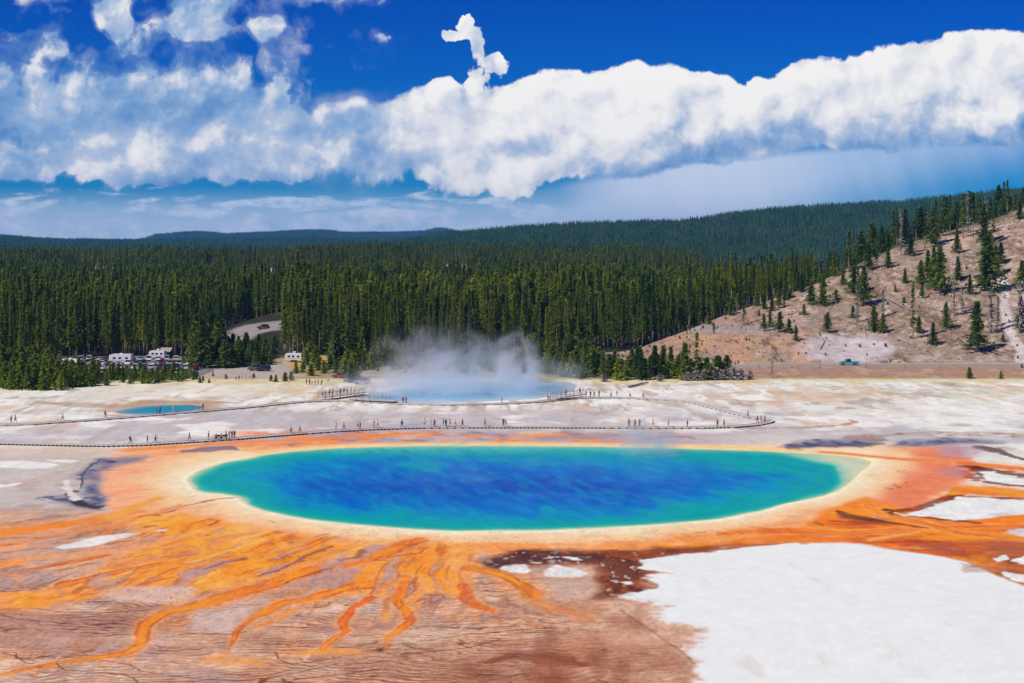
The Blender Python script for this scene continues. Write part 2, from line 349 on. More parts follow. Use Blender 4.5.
    mix(srgb(104, 52, 40), l2 * ter * .62); mix(srgb(84, 36, 28), ln * ter * .8)
    # ---- shore ring of the great spring
    pd = -poly_sd(u + 2.2 * n2 + 3 * n1, v + .6 * n2, POOL, 3.0, 260)            # outside distance
    rag = 9 * n1 + 4 * n2 + 2 * n3
    lft = 1 - sst(u, 180, 300); rgt = sst(u, 800, 900); top = 1 - sst(v, 450, 462); bot = sst(v, 500, 530)
    wid = 54 + 42 * lft + 46 * rgt + 16 * bot * (1 - rgt)
    r = pd / wid
    ring = 1 - sst(r + rag / 70, .92, 1.06)
    ring = ring * (1 - top * sst(v, 470, 430) * .0)
    sal = srgb(240, 172, 138) * .5 + srgb(246, 190, 146) * .5
    mix(srgb(246, 184, 140), ring * (1 - sst(v, 430, 449) * 0) * (pd > -40) * sst(v, 442, 449), .35)
    mix(srgb(238, 160, 122), ring * rgt * sst(r, .3, .6) * sst(v, 444, 450), .4)
    mix(srgb(244, 178, 142), ring * lft * sst(r, .55, .8) * .8 * sst(v, 450, 456), .3)
    mix(srgb(250, 168, 84), ring * lft * sst(fbm(X / 6, Y / 9, 4, 26), .05, .45) * sst(v, 478, 496) * .55)
    mix(srgb(247, 208, 166), (1 - sst(r + rag / 60, .30, .70)) * sst(v, 443, 448), .3)
    mix(srgb(249, 226, 196), (1 - sst(r + rag / 60, .08, .34)) * sst(v, 442, 447), .3)
    mix(srgb(250, 240, 222), (1 - sst(pd + rag * .3, 2, 10)) * .9)
    mix(srgb(247, 238, 170), (1 - sst(pd, 0, 5)) * (.5 + .5 * rgt))
    mix(srgb(244, 156, 84), (1 - sst(np.abs(r + rag / 90 - .78), .12, .34)) * bot * sst(u, 380, 470) * .8 * sst(n2 + .3 * str1 + .5, 0, .4))
    mix(srgb(235, 136, 98), rgt * sst(r + rag / 80, .34, .62) * ring * .88 * sst(v, 446, 454)); mix(srgb(246, 182, 146), lft * sst(r + rag / 80, .4, .7) * ring * .7 * sst(v, 450, 456))
    # top side: cream then orange fans on wet lilac
    mix(srgb(246, 206, 150), sst(pd, 60, 4) * top * (1 - lft) * .0 + (1 - sst(pd + rag * .4, 5, 15)) * top * .9)
    # ---- wide orange sheet south of the pool
    band = poly_sd(uw, vw, [(120,520),(180,512),(240,524),(300,533),(360,540),(430,541),(470,548),(478,565),(468,592),(430,594),(400,597),(352,594),(310,590),(250,585),(200,592),(150,600),(95,596),(60,604),(-80,625),(-80,606),(40,588),(90,578),(110,562),(135,552),(175,540)], 3)
    mix(srgb(246, 168, 98), sst(band + 8 * n1, -10, 12) * .95, .4)
    mix(srgb(248, 152, 60), sst(band * .5 + 30 * fbm(X / 5, Y / 5, 4, 27), 2, 22) * .9, .4)
    mix(srgb(204, 104, 52), sst(band, -2, 8) * sst(str2 + .3 * n2, .04, .4) * .8); mix(srgb(252, 196, 110), sst(band, -2, 8) * sst(str1 + .3 * n6, .1, .4) * .6); mix(srgb(186, 140, 128), sst(band, -2, 8) * sst(-str2 + .4 * n5, .22, .5) * .6)
    mix(srgb(214, 132, 84), sst(band, -2, 8) * sst(fbm((X - .5 * Y) / 3, (X * .4 + Y) / 14, 4, 28), .12, .42) * .7)
    # the flow grain that runs down the sheet
    gr = fbm((X * .82 + Y * .35) / 1.6, (Y * .9 - X * .5) / 10, 4, 29)
    mix(srgb(252, 174, 72), sst(gr, .05, .45) * sst(band, -4, 8) * .6)
    # ---- runoff streams (centre line, half width)
    def stream(pts, col=(250, 146, 34), edge=(206, 78, 26), k=3.0, a=.95, halo=1.6):
        pts = [(p_[0], p_[1], p_[2] * .82) for p_ in pts]
        d, t = stroke(u + 2.4 * n2 + 1.6 * n1, v + .8 * n2 + .3 * n3, pts, k)
        d = d * (1 + .38 * n5 + .2 * n2) + .34 * n3 + .28 * n6 + .25 * str1 + .9 * sst(t, .72, 1.0) * (1 + n2)
        a = a * (1 - .75 * sst(t, .84, 1.0))
        mix(srgb(240, 170, 112), (1 - sst(d, .7, 2.1 * halo)) * .6 * a, .4)
        mix(srgb(*edge), (1 - sst(d, .75, 1.35)) * a * (.45 + .5 * sst(n1 + n2, -.3, .4)), .5)
        mix(srgb(*col), (1 - sst(d + .15 * n2, .3, 1.15)) * a, .6)
        mix(srgb(255, 182, 62), (1 - sst(d, .1, .8)) * sst(str1 + .5 * n6, -.1, .4) * .6 * a)
        mix(srgb(*edge), (1 - sst(d, .6, 1.1)) * sst(str2, .1, .4) * .55 * a)
    stream([(420,540,10),(360,560,13),(310,571,16),(265,586,15),(222,598,13),(190,607,11),(166,613,9),(148,624,9),(143,634,10),(142,643,9),(126,654,8),(95,658,6),(60,663,5),(30,669,5),(0,675,6),(-60,688,6),(-130,700,6),(-220,712,6)])
    stream([(400,580,12),(350,588,15),(310,598,10),(280,604,7),(262,613,6),(245,623,5),(238,632,5),(232,644,4.5),(224,655,3)])
    stream([(410,585,12),(396,600,8),(408,612,6),(412,621,6),(398,630,5),(386,637,4),(385,648,4)])
    stream([(372,598,6),(352,608,5),(343,622,6),(346,631,5),(340,640,4)], (240, 122, 36))
    stream([(350,630,3),(335,638,4),(326,646,4),(318,652,6)], (248, 140, 50))
    stream([(463,585,6),(466,598,8),(476,606,7),(490,610,6),(494,615,4)], (232, 126, 44))
    stream([(470,568,8),(500,574,9),(520,583,9),(533,595,10),(540,600,10)], (232, 136, 52), (190, 84, 40))
    stream([(535,602,6),(560,610,7),(585,616,5),(600,624,4)], (222, 142, 96), (204, 130, 96), a=.7)
    stream([(388,600,4),(388,610,4),(386,622,4)], (244, 170, 90), (226, 140, 80), a=.7)
    stream([(220,655,4),(205,661,8),(235,661,12),(255,662,8),(270,661,5)], (244, 168, 92), (236, 160, 110), a=.6)
    stream([(300,652,5),(330,651,8),(370,653,6)], (244, 160, 80), (230, 140, 90), a=.7)
    stream([(185,560,5),(150,566,6),(115,573,6),(84,581,7),(62,586,8),(50,590,6)], (246, 148, 50))
    stream([(150,575,4),(125,581,5),(105,588,5),(90,591,4)], (248, 160, 60))
    stream([(175,577,3),(150,583,4),(128,588,4)], (244, 140, 50))
    stream([(110,555,4),(82,560,4),(58,564,5),(40,567,4),(10,573,4),(-60,584,4),(-120,592,4),(-180,600,4)], (226, 112, 46), (206, 120, 90), a=.8)
    stream([(185,583,4),(180,586,4)], (238, 128, 48))
    stream([(290,610,4),(270,622,4),(250,630,4)], (240, 150, 80), (214, 130, 80), a=.6)
    stream([(140,512,6),(110,516,7),(80,522,7),(40,528,8),(0,533,9),(-60,540,9),(-130,547,9),(-200,553,9)], (248, 146, 50), (234, 130, 80))
    stream([(160,498,4),(130,508,5),(112,516,6),(106,519,4)], (252, 172, 40), (248, 178, 110), a=.85)
    stream([(180,505,3),(120,524,4),(80,531,3),(30,540,4),(0,546,4),(-60,556,4),(-130,566,4),(-200,576,4)], (226, 130, 84), (214, 140, 110), a=.7)
    stream([(240,543,3),(215,552,4),(190,558,4)], (252, 164, 44), (250, 170, 90), a=.8)
    stream([(300,546,3),(280,552,5)], (250, 156, 50), a=.8)
    stream([(60,664,2),(40,672,2),(35,680,2)], (240, 140, 60), a=.6)
    fl = (1 - sst(u, 420, 520)) * sst(v, 498, 512) * sst(pd + rag, 64, 104) * (1 - sst(v + 6 * n1, 604, 630))
    str3 = fbm((th + .6 * ww) * 60, rr / 60, 4, 121, .62)
    mix(srgb(250, 154, 60), sst(str3 + .5 * str1, .16, .45) * fl * (.35 + .3 * sst(u, 100, 220))); mix(srgb(150, 84, 62), sst(-str3 + .5 * str2, .24, .5) * fl * .6); mix(srgb(214, 190, 182), sst(str2 - .4 * str3, .28, .55) * fl * .5)
    # grey-lilac islands in the sheet
    for pl in ([(178,574),(200,566),(225,560),(243,558),(232,563),(218,568),(208,574),(195,579),(180,581)],[(257,573),(275,566),(297,562),(302,560),(292,566),(278,572),(266,576)],[(284,586),(318,573),(344,570),(365,566),(352,580),(338,590),(306,588)],[(340,560),(358,556),(364,547),(375,544),(392,546),(378,551),(368,556),(356,562)]):
        mix(srgb(190, 150, 144), sst(poly_sd(us, vs, pl, 3), -3, 4) * .85, .2)
    # white-lilac apron between streams
    for pl in ([(96,592),(130,586),(172,586),(198,588),(196,598),(160,604),(120,602)],[(196,612),(240,606),(262,606),(242,620),(228,634),(180,630)]):
        mix(srgb(214, 190, 184), sst(poly_sd(uw, vs, pl, 3) + 6 * n2, -6, 10) * .7)
    for pl in ([(0,610),(60,612),(120,614),(140,612),(134,630),(130,642),(90,650),(20,648),(-60,645),(-60,612)],):
        mm = sst(poly_sd(uw, vs, pl, 3) + 6 * n2, -4, 14)
        mix(srgb(168, 122, 112), mm * .6); mix(srgb(92, 44, 38), mm * l2 * .7); mix(srgb(206, 166, 150), mm * sst(n6, .1, .4) * .5)
    # ---- dark mat south-east of the pool
    dk = poly_sd(uw + 3 * n3, vw + .8 * n3, [(470,560),(500,554),(520,549),(560,548),(600,551),(640,552),(665,548),(690,546.5),(740,543),(700,550),(655,556),(640,562),(648,572),(640,583),(655,590),(640,597),(610,600),(590,600),(600,590),(600,574),(585,566),(555,565),(520,566),(500,570),(485,567)], 3)
    mix(srgb(150, 74, 36), sst(dk + 10 * n2, -9, 3) * .85, .3)
    dn = fbm(X / .9, Y / 2.2, 4, 131, .62)
    mix(srgb(78, 34, 22), sst(dk + 9 * n2 + 6 * n3 + 5 * dn, -2, 12) * (.55 + .4 * sst(dn + .5 * n2, -.35, .25)), .3)
    mix(srgb(164, 92, 44), sst(dk + 6 * n2, -6, 6) * sst(dn + .4 * n2, .12, .45) * sst(u, 585, 610) * .7); mix(srgb(206, 190, 186), sst(dk + 8 * n2, -2, 8) * sst(dn - .3 * n2, .3, .5) * .75)
    mix(srgb(60, 46, 50), sst(dk + 8 * n2, 0, 10) * sst(600 - u, -10, 20) * sst(n3 + .3, 0, .5) * .6)
    or_ = poly_sd(uw, vw, [(594,553),(640,553),(668,550),(655,555),(640,560),(610,558)], 3); mix(srgb(150, 76, 28), sst(or_ + 6 * n3, -4, 6) * .7)
    for pl in ([(497,568),(512,564),(524,565),(532,570),(528,573),(510,572)],[(540,571),(556,566),(574,568),(588,572),(582,577),(562,578),(548,577)],[(562,557),(576,557),(582,560),(570,560)],[(622,583),(630,582),(633,584.5),(626,585)]):
        mix(srgb(232, 226, 228), sst(poly_sd(us, vs, pl, 3) + 3 * n3, -1, 2.5))
    wd = sst(n3 + .35 * n2, .28, .5)
    mix(srgb(214, 200, 196), wd * sst(poly_sd(uw, vw, [(500,556),(560,552),(600,560),(592,574),(545,572),(520,566)], 3), -2, 6) * .8)
    mix(srgb(206, 176, 160), sst(poly_sd(uw, vw, [(545,580),(590,574),(602,586),(596,600),(560,600),(545,592)], 3) + 8 * n2, -6, 12) * .7)
    # ---- white sinter sheet, lower right
    WH = [(640,560),(665,556),(700,552),(760,547),(800,543),(846,542),(870,544),(900,551),(935,556),(962,562),(980,569),(995,576),(1024,586),(1500,640),(1500,860),(600,860),(690,690),(697,676),(700,664),(692,652),(704,642),(698,630),(672,622),(655,612),(668,606),(650,600),(618,597),(640,592),(656,586),(640,578),(668,572),(636,567)]
    wh = poly_sd(uw + 2 * n3, vw + .8 * n3, WH, 3, 90)
    mix(srgb(216, 176, 152), sst(wh + 14 * n1 + 8 * n2, -26, 2) * sst(v, 592, 606) * .75)
    lo = sst(v, 585, 605) * (1 - sst(u, 760, 860)); n7 = fbm(X / .55, Y / 1.3, 4, 101, .6)
    wm = sst(wh + 6 * n2 + (3 + 6 * lo) * n3 + 6 * lo * n7, -2.5 - 9 * lo, 2.5 + 7 * lo)
    mix(srgb(236, 236, 239), wm, 0)
    mix(srgb(226, 227, 230), wm * sst(n4 + .4 * n2, .0, .5) * .6); mix(srgb(214, 202, 190), wm * sst(fbm(X / 3, Y / 14, 5, 31), .42, .7) * .4)
    mix(srgb(196, 176, 160), wm * sst(n6 + .3 * n2, .45, .7) * sst(v, 640, 670) * .7)
    for pl in ([(955,562),(985,566),(990,572),(965,574)],):
        mix(srgb(196, 168, 156), sst(poly_sd(us, vs, pl, 3) + 5 * n2, -3, 4) * .8)
    # rim of the white sheet: rust line
    rim = sst(wh, -16, -4) * (1 - sst(wh, -3, 1)) * sst(u, 640, 680) * (1 - sst(v, 556, 566) * (u < 800))
    mix(srgb(140, 66, 36), rim * sst(n2 + .3 * n3 + .4, 0, .5) * .7)
    gs_ = fbm((X + .15 * Y) / 9, Y / 3.2, 5, 132, .62)
    # ---- right: orange flows and white islands
    ro = poly_sd(uw, vw, [(640,548),(720,541),(790,530),(820,515),(838,506),(868,497),(900,507),(930,512),(1024,512),(1500,500),(1500,600),(1024,584),(985,570),(962,561),(930,555),(895,550),(862,543),(800,543),(740,545),(690,548)], 3, 120)
    rm = sst(ro + 5 * n2, -6, 8)
    mix(srgb(242, 134, 44), rm * sst(u, 640, 800), .45)
    mix(srgb(206, 88, 30), rm * sst(fbm((X * .9 - Y * .1) / 10, Y / 7, 4, 33), .0, .4) * .8)
    mix(srgb(150, 66, 30), rm * sst(gs_ + .3 * n2, .14, .42) * .75); mix(srgb(250, 196, 128), rm * sst(-gs_ + .3 * n3, .24, .5) * .55)
    mix(srgb(250, 152, 40), rm * sst(fbm((X + Y * .1) / 12, (Y - .1 * X) / 6, 4, 34), .05, .4) * .85)
    mix(srgb(168, 92, 64), rm * sst(poly_sd(uw, vw, [(900,546),(960,540),(1024,538),(1400,545),(1400,600),(1024,580),(960,560)], 3), -6, 14) * sst(n5 + .6, 0, .7) * .85)
    mix(srgb(124, 62, 40), rm * sst(v, 545, 560) * sst(u, 930, 980) * sst(n2 + .2 * n3, .0, .5) * .7)
    stream([(720,534,5),(790,530,7),(850,534,6),(900,529,5),(950,527,5),(1024,526,6),(1400,524,6)], (250, 142, 34), (226, 96, 26))
    stream([(880,516,4),(920,522,5),(960,533,5),(1024,539,6),(1400,548,6)], (246, 146, 34), (210, 90, 30))
    stream([(945,498,9),(965,489,12),(990,491,13),(1024,494,12),(1400,496,12)], (250, 158, 36), (228, 110, 34))
    stream([(960,463,5),(990,466,8),(1024,469,8),(1400,474,8)], (244, 126, 40), (220, 96, 44))
    stream([(868,505,5),(880,512,5),(905,519,5),(930,524,4)], (246, 142, 40), (226, 104, 40))
    stream([(820,452,3),(860,455,4),(900,459,4),(960,462,4)], (240, 128, 56), (236, 150, 110), a=.8)
    stream([(870,540,4),(900,535,4),(925,531,3)], (252, 186, 110), (246, 160, 80), a=.6)
    # dark rims
    def dark(pts, col=(88, 34, 20), a=.85, k=3.0):
        d, t = stroke(u + 3.2 * n2 + 1.5 * n3, v + 1.0 * n2 + .5 * n3, pts, k)
        mix(srgb(*col), (1 - sst(d + .7 * n3 + .4 * n2, .4, 1.3)) * a, .3)
    dark([(884,510,3),(895,511,5),(915,508,6),(935,502,7),(950,497,7),(960,496,4)], (120, 52, 26))
    dark([(950,496,4),(985,497.5,3),(1024,498,2),(1300,500,2)], (130, 56, 24))
    dark([(884,509,3),(892,514,3),(910,516,2),(940,519,3),(980,523,3)], (110, 48, 26))
    dark([(838,511,3),(845,516,8),(860,518,6),(880,521,3),(905,525,2.5),(928,528,1.5)], (92, 46, 40))
    dark([(958,466,3),(972,467,6),(985,475,9),(990,481,6)], (84, 26, 18)); dark([(975,467,5),(1000,472,6),(1024,476,7),(1300,482,7)], (100, 36, 22))
    dark([(962,472,6),(970,477,8),(978,480,5)], (150, 74, 40), .8); dark([(985,482,4),(1010,485,3),(1024,486,3),(1300,488,3)], (110, 46, 24))
    dark([(976,447,5),(990,449,9),(1000,451,6),(1010,456,3),(1024,459,3)], (84, 30, 22))
    dark([(1000,558,4),(1012,562,5),(1024,560,3)], (130, 70, 50)); dark([(975,566,5),(1000,570,6),(1024,578,6)], (170, 120, 100), .7)
    for pl in ([(888,511.5),(905,514),(922,508),(940,505),(956,497),(985,498.5),(1024,500),(1110,503),(1190,509),(1240,516),(1170,522),(1090,517),(1030,514),(1000,517),(976,519.5),(955,521),(930,516),(905,516)],[(981,472),(992,470.5),(1003,477),(1018,483),(1000,484),(988,481)],[(990,558),(1003,555),(1008,560),(996,562)],[(1010,560),(1024,556),(1070,555),(1100,560),(1060,566),(1016,564)],[(1005,572),(1024,574),(1080,578),(1120,588),(1060,587),(1010,580)],[(1005,530),(1024,528),(1075,529),(1110,535),(1070,540),(1020,537)]):
        m_ = sst(poly_sd(us, vs, pl, 3) + 3 * n3, -1.5, 2); mix(srgb(234, 234, 236), m_, 0)
        mix(srgb(190, 170, 166), m_ * sst(n5 + .4 * n2, .2, .6) * .5)
    # purple-brown wash right, lilac reflection painted into a wet film
    mix(srgb(204, 150, 150), sst(poly_sd(uw, vw, [(935,470),(958,465),(965,475),(955,480),(940,477)], 3), -5, 5) * .6, .9)
    mix(srgb(200, 166, 172), sst(poly_sd(uw, vw, [(935,447),(970,446),(985,453),(970,457),(945,455)], 3), -6, 5) * .75, 1)
    # ---- dark wet hollows, the blue of reflected sky painted into their colour
    for pl in ([(82,500),(84,487),(80,478),(86,468),(100,461),(125,457.5),(150,456.5),(138,461),(116,465),(102,472),(97,482),(100,492),(106,499),(100,509),(70,506),(42,499),(60,495),(75,497)],[(778,446.5),(800,441),(830,440.5),(850,440),(880,441),(868,445.5),(850,446),(830,446),(800,448)],[(893,445.5),(905,441.5),(950,438.5),(985,441),(1000,443),(960,443.5),(925,446)]):
        d = poly_sd(u + 9 * n2 + 4 * n3, v + 1.4 * n2 + .5 * n3, pl, 3)
        mix(srgb(150, 142, 152), sst(d + 5 * n2, -9, 1) * .7, .8)
        mix(srgb(96, 98, 126), sst(d + 6 * n2 + 5 * n3, -2, 6) * (.55 + .4 * sst(n3 + .4 * n6, -.3, .3)), 1.); mix(srgb(168, 158, 166), sst(d, -2, 5) * sst(fbm(X / 2.4, Y / 5, 4, 114, .6), .12, .4) * .7, .5)
        mix(srgb(44, 40, 54), sst(d + 14 * n3 + 6 * n2, 6, 14) * .6, .6)
    dark([(790,447,6),(840,446,4),(880,444,5)], (60, 56, 80), .6); dark([(845,437,4),(860,438,9),(880,439.5,6)], (150, 110, 90), .7)
    dark([(68,494,4),(80,504,8),(95,508,7),(101,506,3)], (50, 34, 40), .9)
    dark([(70,490,2),(76,492,4)], (80, 56, 48)); dark([(100,461,1.5),(88,467,1.2),(82,477,1.2),(80,488,1)], (58, 50, 66), .8)
    for pl in ([(64,481),(69,480),(70,487),(74,493),(82,499),(72,501),(66,496),(62,490)],[(42,498),(52,499.5),(56,501),(46,501)]):
        mix(srgb(222, 214, 212), sst(poly_sd(us, vs, pl, 3) + 3 * n3, -1, 2))
    # brown scrub band right of the pool, top
    d, _ = stroke(uw, vw, [(850,436,5),(900,434,6),(960,434,10),(1024,436,10),(1200,438,10)], 3); mix(srgb(186, 160, 144), (1 - sst(d, .5, 1.2)) * sst(n2 + .3, 0, .5) * .8)
    mix(srgb(130, 104, 96), (1 - sst(d, .5, 1.1)) * sst(n3 + .4 * n2, .15, .5) * .8)
    dark([(700,427,3),(760,428,2),(800,428,2),(840,425,2),(855,422,3),(850,420,2)], (190, 128, 96), .8)
    # white patch left of the streams, small white
    for pl in ([(50,547),(75,541),(100,536),(118,534),(140,533),(128,537),(112,542),(88,547),(64,549)],[(158,530),(170,528.5),(168,531),(160,532)]):
        mix(srgb(234, 230, 230), sst(poly_sd(us, vs, pl, 3), -2, 3))
    # ---- orange fans and dark films between the far walk and the spring
    for pts in ([(360,440,5),(392,434,8),(400,431,6)],[(405,440,6),(430,434,7),(442,431,4)],[(500,441,6),(530,437,8),(560,434,7),(575,433,4)],[(445,441,5),(470,437,6),(490,435,4)],[(330,443,5),(300,445,6),(260,449,7),(230,452,8)],[(340,440,5),(290,443,6),(240,446,8),(200,449,9),(160,454,9),(130,459,9)]):
        stream(pts, (243, 148, 88), (238, 172, 134), 3, .5, 1.5)
    tp = sst(v, 429.5, 432.5) * (1 - sst(v + 2 * n2, 444, 450)) * sst(u, 200, 260) * (1 - sst(u, 600, 720)) * sst(pd + 6 * n2, 5, 16)
    mix(srgb(242, 146, 92), tp * sst(fbm((X + .4 * Y) / 5, Y / 5, 5, 111, .6) + .25 * (u < 330), .0, .3) * .85, .4); mix(srgb(150, 124, 130), tp * sst(fbm((X + .5 * Y) / 4, Y / 6, 5, 112, .62) - .3 * (u < 330), .12, .4) * .75, .9); mix(srgb(236, 196, 160), tp * sst(fbm((X + .4 * Y) / 3, Y / 4, 5, 113, .62), .18, .45) * .7)
    dark([(460,434,5),(490,434,7),(505,435,4)], (120, 92, 100), .35); dark([(540,438,6),(580,436,9),(620,435,7)], (136, 112, 124), .35); dark([(660,437,5),(690,437,4)], (150, 120, 124), .6)
    dark([(330,436,6),(350,434.5,9),(375,434,7)], (150, 120, 130), .35); dark([(300,443,2),(290,445,3)], (150, 110, 110), .6)
    d, _ = stroke(u + 6 * n2 + 3 * n3, v + 1.2 * n2 + .5 * n3, [(180,451,4),(205,449.5,8),(230,448,8),(238,450,4)], 3); mix(srgb(120, 108, 130), (1 - sst(d, .5, 1.1)) * .8, 1)
    mix(srgb(236, 144, 74), (1 - sst(np.abs(v - np.interp(u, [0,130,230,330,420,500], [450,450,443,438,433,430])) + n2, .8, 2.4)) * sst(u, 90, 140) * (1 - sst(u, 380, 470)) * .8, .4)
    # ---- scattered marks, dark runnels, cracks
    for pts in ([(236,497,1.5),(215,500,2),(190,505,2),(165,513,3),(140,518,2)],[(246,558,2),(225,563,2.5),(205,570,2)],[(330,546,2),(322,550,4),(314,553,3),(296,562,3),(280,570,3),(262,575,2)],[(330,568,2),(300,577,1.6),(284,585,1.6)],[(430,548,1.5),(420,553,2),(400,556,2),(388,558,2)],[(377,561,4),(386,560.5,5)],[(340,560,4),(356,558,4),(362,550,4)],[(400,546,2),(415,545,3)],[(208,525,2),(216,522,2),(219,520,1)],[(318,537,1.5),(325,535,2),(328,533,1)],[(279,542,1.5),(284,541,2)],[(289,543,1.5),(292,542.5,2)],[(145,527,3),(155,526,4)],[(270,521,1),(276,523,1.5)],[(895,485,1.5),(900,488,1.5)],[(885,488,1),(892,489,1.5)],[(898,472,1),(906,470,1)],[(905,482,1),(908,484,1)],[(760,528,1.2),(772,530,1.6)],[(695,533,1),(705,532,1)],[(815,522,2),(822,525,2)],[(340,535,1),(348,533,1.2)]):
        dark(pts, (146, 84, 64), .75)
    def crack(pts, w=.9, a=.8):
        p = [(x, y, w) for x, y in pts]
        d, _ = stroke(u + 2.6 * n2 + 1.2 * n3, v + .7 * n2, p, 3); mix(srgb(78, 34, 26), (1 - sst(d, .6, 1.4)) * a)
    crack([(0,652),(18,657),(26,663),(36,664)]); crack([(58,664),(64,670),(90,672),(120,674),(134,678),(140,686)])
    crack([(100,660),(130,665),(140,671),(165,675),(200,679),(245,681),(300,672),(340,663)]); crack([(275,652),(278,659),(290,664),(310,662),(340,657)])
    crack([(0,614),(15,619),(50,622),(80,625)]); crack([(30,608),(60,612),(100,613),(150,610)]); crack([(180,634),(200,633),(235,635)])
    crack([(282,683),(300,679),(345,674),(380,668)]); crack([(400,655),(430,652),(470,648),(500,640)]); crack([(480,634),(520,630),(560,628)]); crack([(430,640),(470,634),(500,633)])
    crack([(620,610),(650,630),(680,650),(694,664)], 1.6, .35); crack([(225,674),(262,676),(290,670)])
    mix(srgb(224, 128, 74), ring * sst(str2 + .3 * n2, .2, .5) * sst(r, .25, .6) * .4 * sst(v, 452, 462))
    # fine grain everywhere
    n7 = fbm(X / .55, Y / 1.3, 4, 101, .6); n8 = fbm(X / .3, Y / .6, 3, 102, .6)
    near = sst(v, 500, 560)
    C *= (1 + (.12 * n3 * (1 - wet * .3) + .07 * n6) * (1 - .7 * wm) + .26 * n7 * (.4 + .6 * near) * (1 - .82 * wm) + .18 * n8 * near * (1 - .8 * wm))[..., None]
    mix(srgb(120, 72, 56), sst(n7 + .5 * n2, .42, .7) * near * ap * (1 - wm) * .5)
    g_ = C.mean(-1, keepdims=True); C = g_ + (C - g_) * 1.10
    C *= np.array((1.03, 1.055, .915), np.float32)
    return np.clip(C, 0.004, 1), np.clip(wet, 0, 1), n2, n3

def water(u, v, poly):
    Y = F * CAMH / (v - HZ); X = (u - CX) * Y / F
    n = fbm(X / 5, Y / 9, 4, 41); n2 = fbm(X / 2.2, Y / 4, 3, 43)
    d = poly_sd(u + 2.2 * fbm(X / 5, Y / 5, 4, 2) + 3 * fbm(X / 14, Y / 14, 5, 1), v + .6 * fbm(X / 5, Y / 5, 4, 2), poly, 3.0, 260)
    sh = sst(u + 18 * n, 765, 850) * (1 - sst(v + 4 * n, 458, 482)) * 34 + sst(u + 14 * n, 826, 858) * 18 + (1 - sst(u, 187, 230)) * 6 * (1 - sst(v, 474, 484)) + 6 * (1 - sst(np.hypot(u - 246, (v - 499) * 2), 2, 12)) + (1 - sst(v, 446, 454)) * 3
    e = d - sh + 3 * n
    drift = fbm((X * .55 + Y * .30) / 5, (Y * .75 - X * .42) / 17, 5, 44, .56) * 1.3 + .8 * fbm((X * .6 + Y * .3) / 1.6, (Y * .8 - X * .35) / 7, 4, 45, .6) + .5 * fbm(X / 14, Y / 26, 4, 46)  # pale mottling: drifting steam and ripple reflections put into the water colour
    side = sst(np.abs(u - 505), 150, 340); wisp0 = fbm((X * .8 + Y * .25) / .8, (Y * .8 - X * .45) / 4, 5, 48, .65)
    deep = np.clip(e, 0, 200) * (.86 - .5 * side) + 34 * drift * sst(e, 10, 50) + 16 * wisp0 * sst(e, 10, 40)
    stops = [(-22, (214, 222, 178)), (-8, (176, 214, 180)), (0, (140, 206, 172)), (5, (70, 190, 164)), (10, (10, 176, 158)), (22, (0, 160, 166)), (38, (0, 148, 184)), (54, (0, 122, 190)), (80, (0, 98, 188)), (125, (0, 74, 172))]
    xs = [s[0] for s in stops]; cs = np.array([srgb(*s[1]) for s in stops])
    q = np.where(e < 22, e, np.maximum(deep, 16))
    C = np.stack([np.interp(q, xs, cs[:, k]) for k in range(3)], -1).astype(np.float32)
    m = (1 - sst(d, -1, 5))[..., None]; C = C * (1 - m) + srgb(232, 224, 160) * m
    wisp = fbm((X * .8 + Y * .25) / 1.1, (Y * .8 - X * .5) / 5, 5, 47, .62)
    m = (sst(wisp + .4 * drift, -.25, .8) * sst(e, 14, 50) * .55)[..., None]; C = C * (1 - m) + srgb(24, 156, 198) * m  # cyan streaks, steam and reflection painted into the colour
    m = (sst(v, 456, 446) * sst(u, 240, 300) * .45 * sst(d, 0, 6) * sst(wisp + .5, 0, .6))[..., None] if False else ((1 - sst(v, 447, 457)) * .5 * sst(d, 0, 6) * sst(wisp + .6, 0, .7))[..., None]
    C = C * (1 - m) + srgb(110, 200, 190) * m  # misty steam band along the far edge, painted into the water colour
    return np.clip(C * (1 + .10 * n2)[..., None], 0, 1), d

# ================================================================= helpers
def mat(name):
    m = bpy.data.materials.new(name); m.use_nodes = True
    nt = NT(m.node_tree); nt.n.clear()
    out = nt.node('ShaderNodeOutputMaterial'); b = nt.node('ShaderNodeBsdfPrincipled'); nt.l.new(b.outputs[0], out.inputs['Surface'])
    return m, nt, b, out
_pm = {}
def paint_mat(name, rgb, rough=.6, spec=.4, metal=0.0, var=.12, scale=3.0):
    """a weathered painted / woven / wooden surface of one colour with slight procedural wear"""
    if name in _pm: return _pm[name]
    m, nt, b, out = mat(name)
    tc = nt.node('ShaderNodeTexCoord'); n = nt.noise(tc.outputs['Object'], scale, 4.0, .6, dims='3D')
    c = lin(*rgb); c2 = tuple(min(1, k * (1 - 2 * var)) for k in c[:3]) + (1,)
    nt.l.new(nt.mixc(n, c2, c), b.inputs['Base Color'])
    b.inputs['Roughness'].default_value = rough; b.inputs['Specular IOR Level'].default_value = spec; b.inputs['Metallic'].default_value = metal
    _pm[name] = m; return m
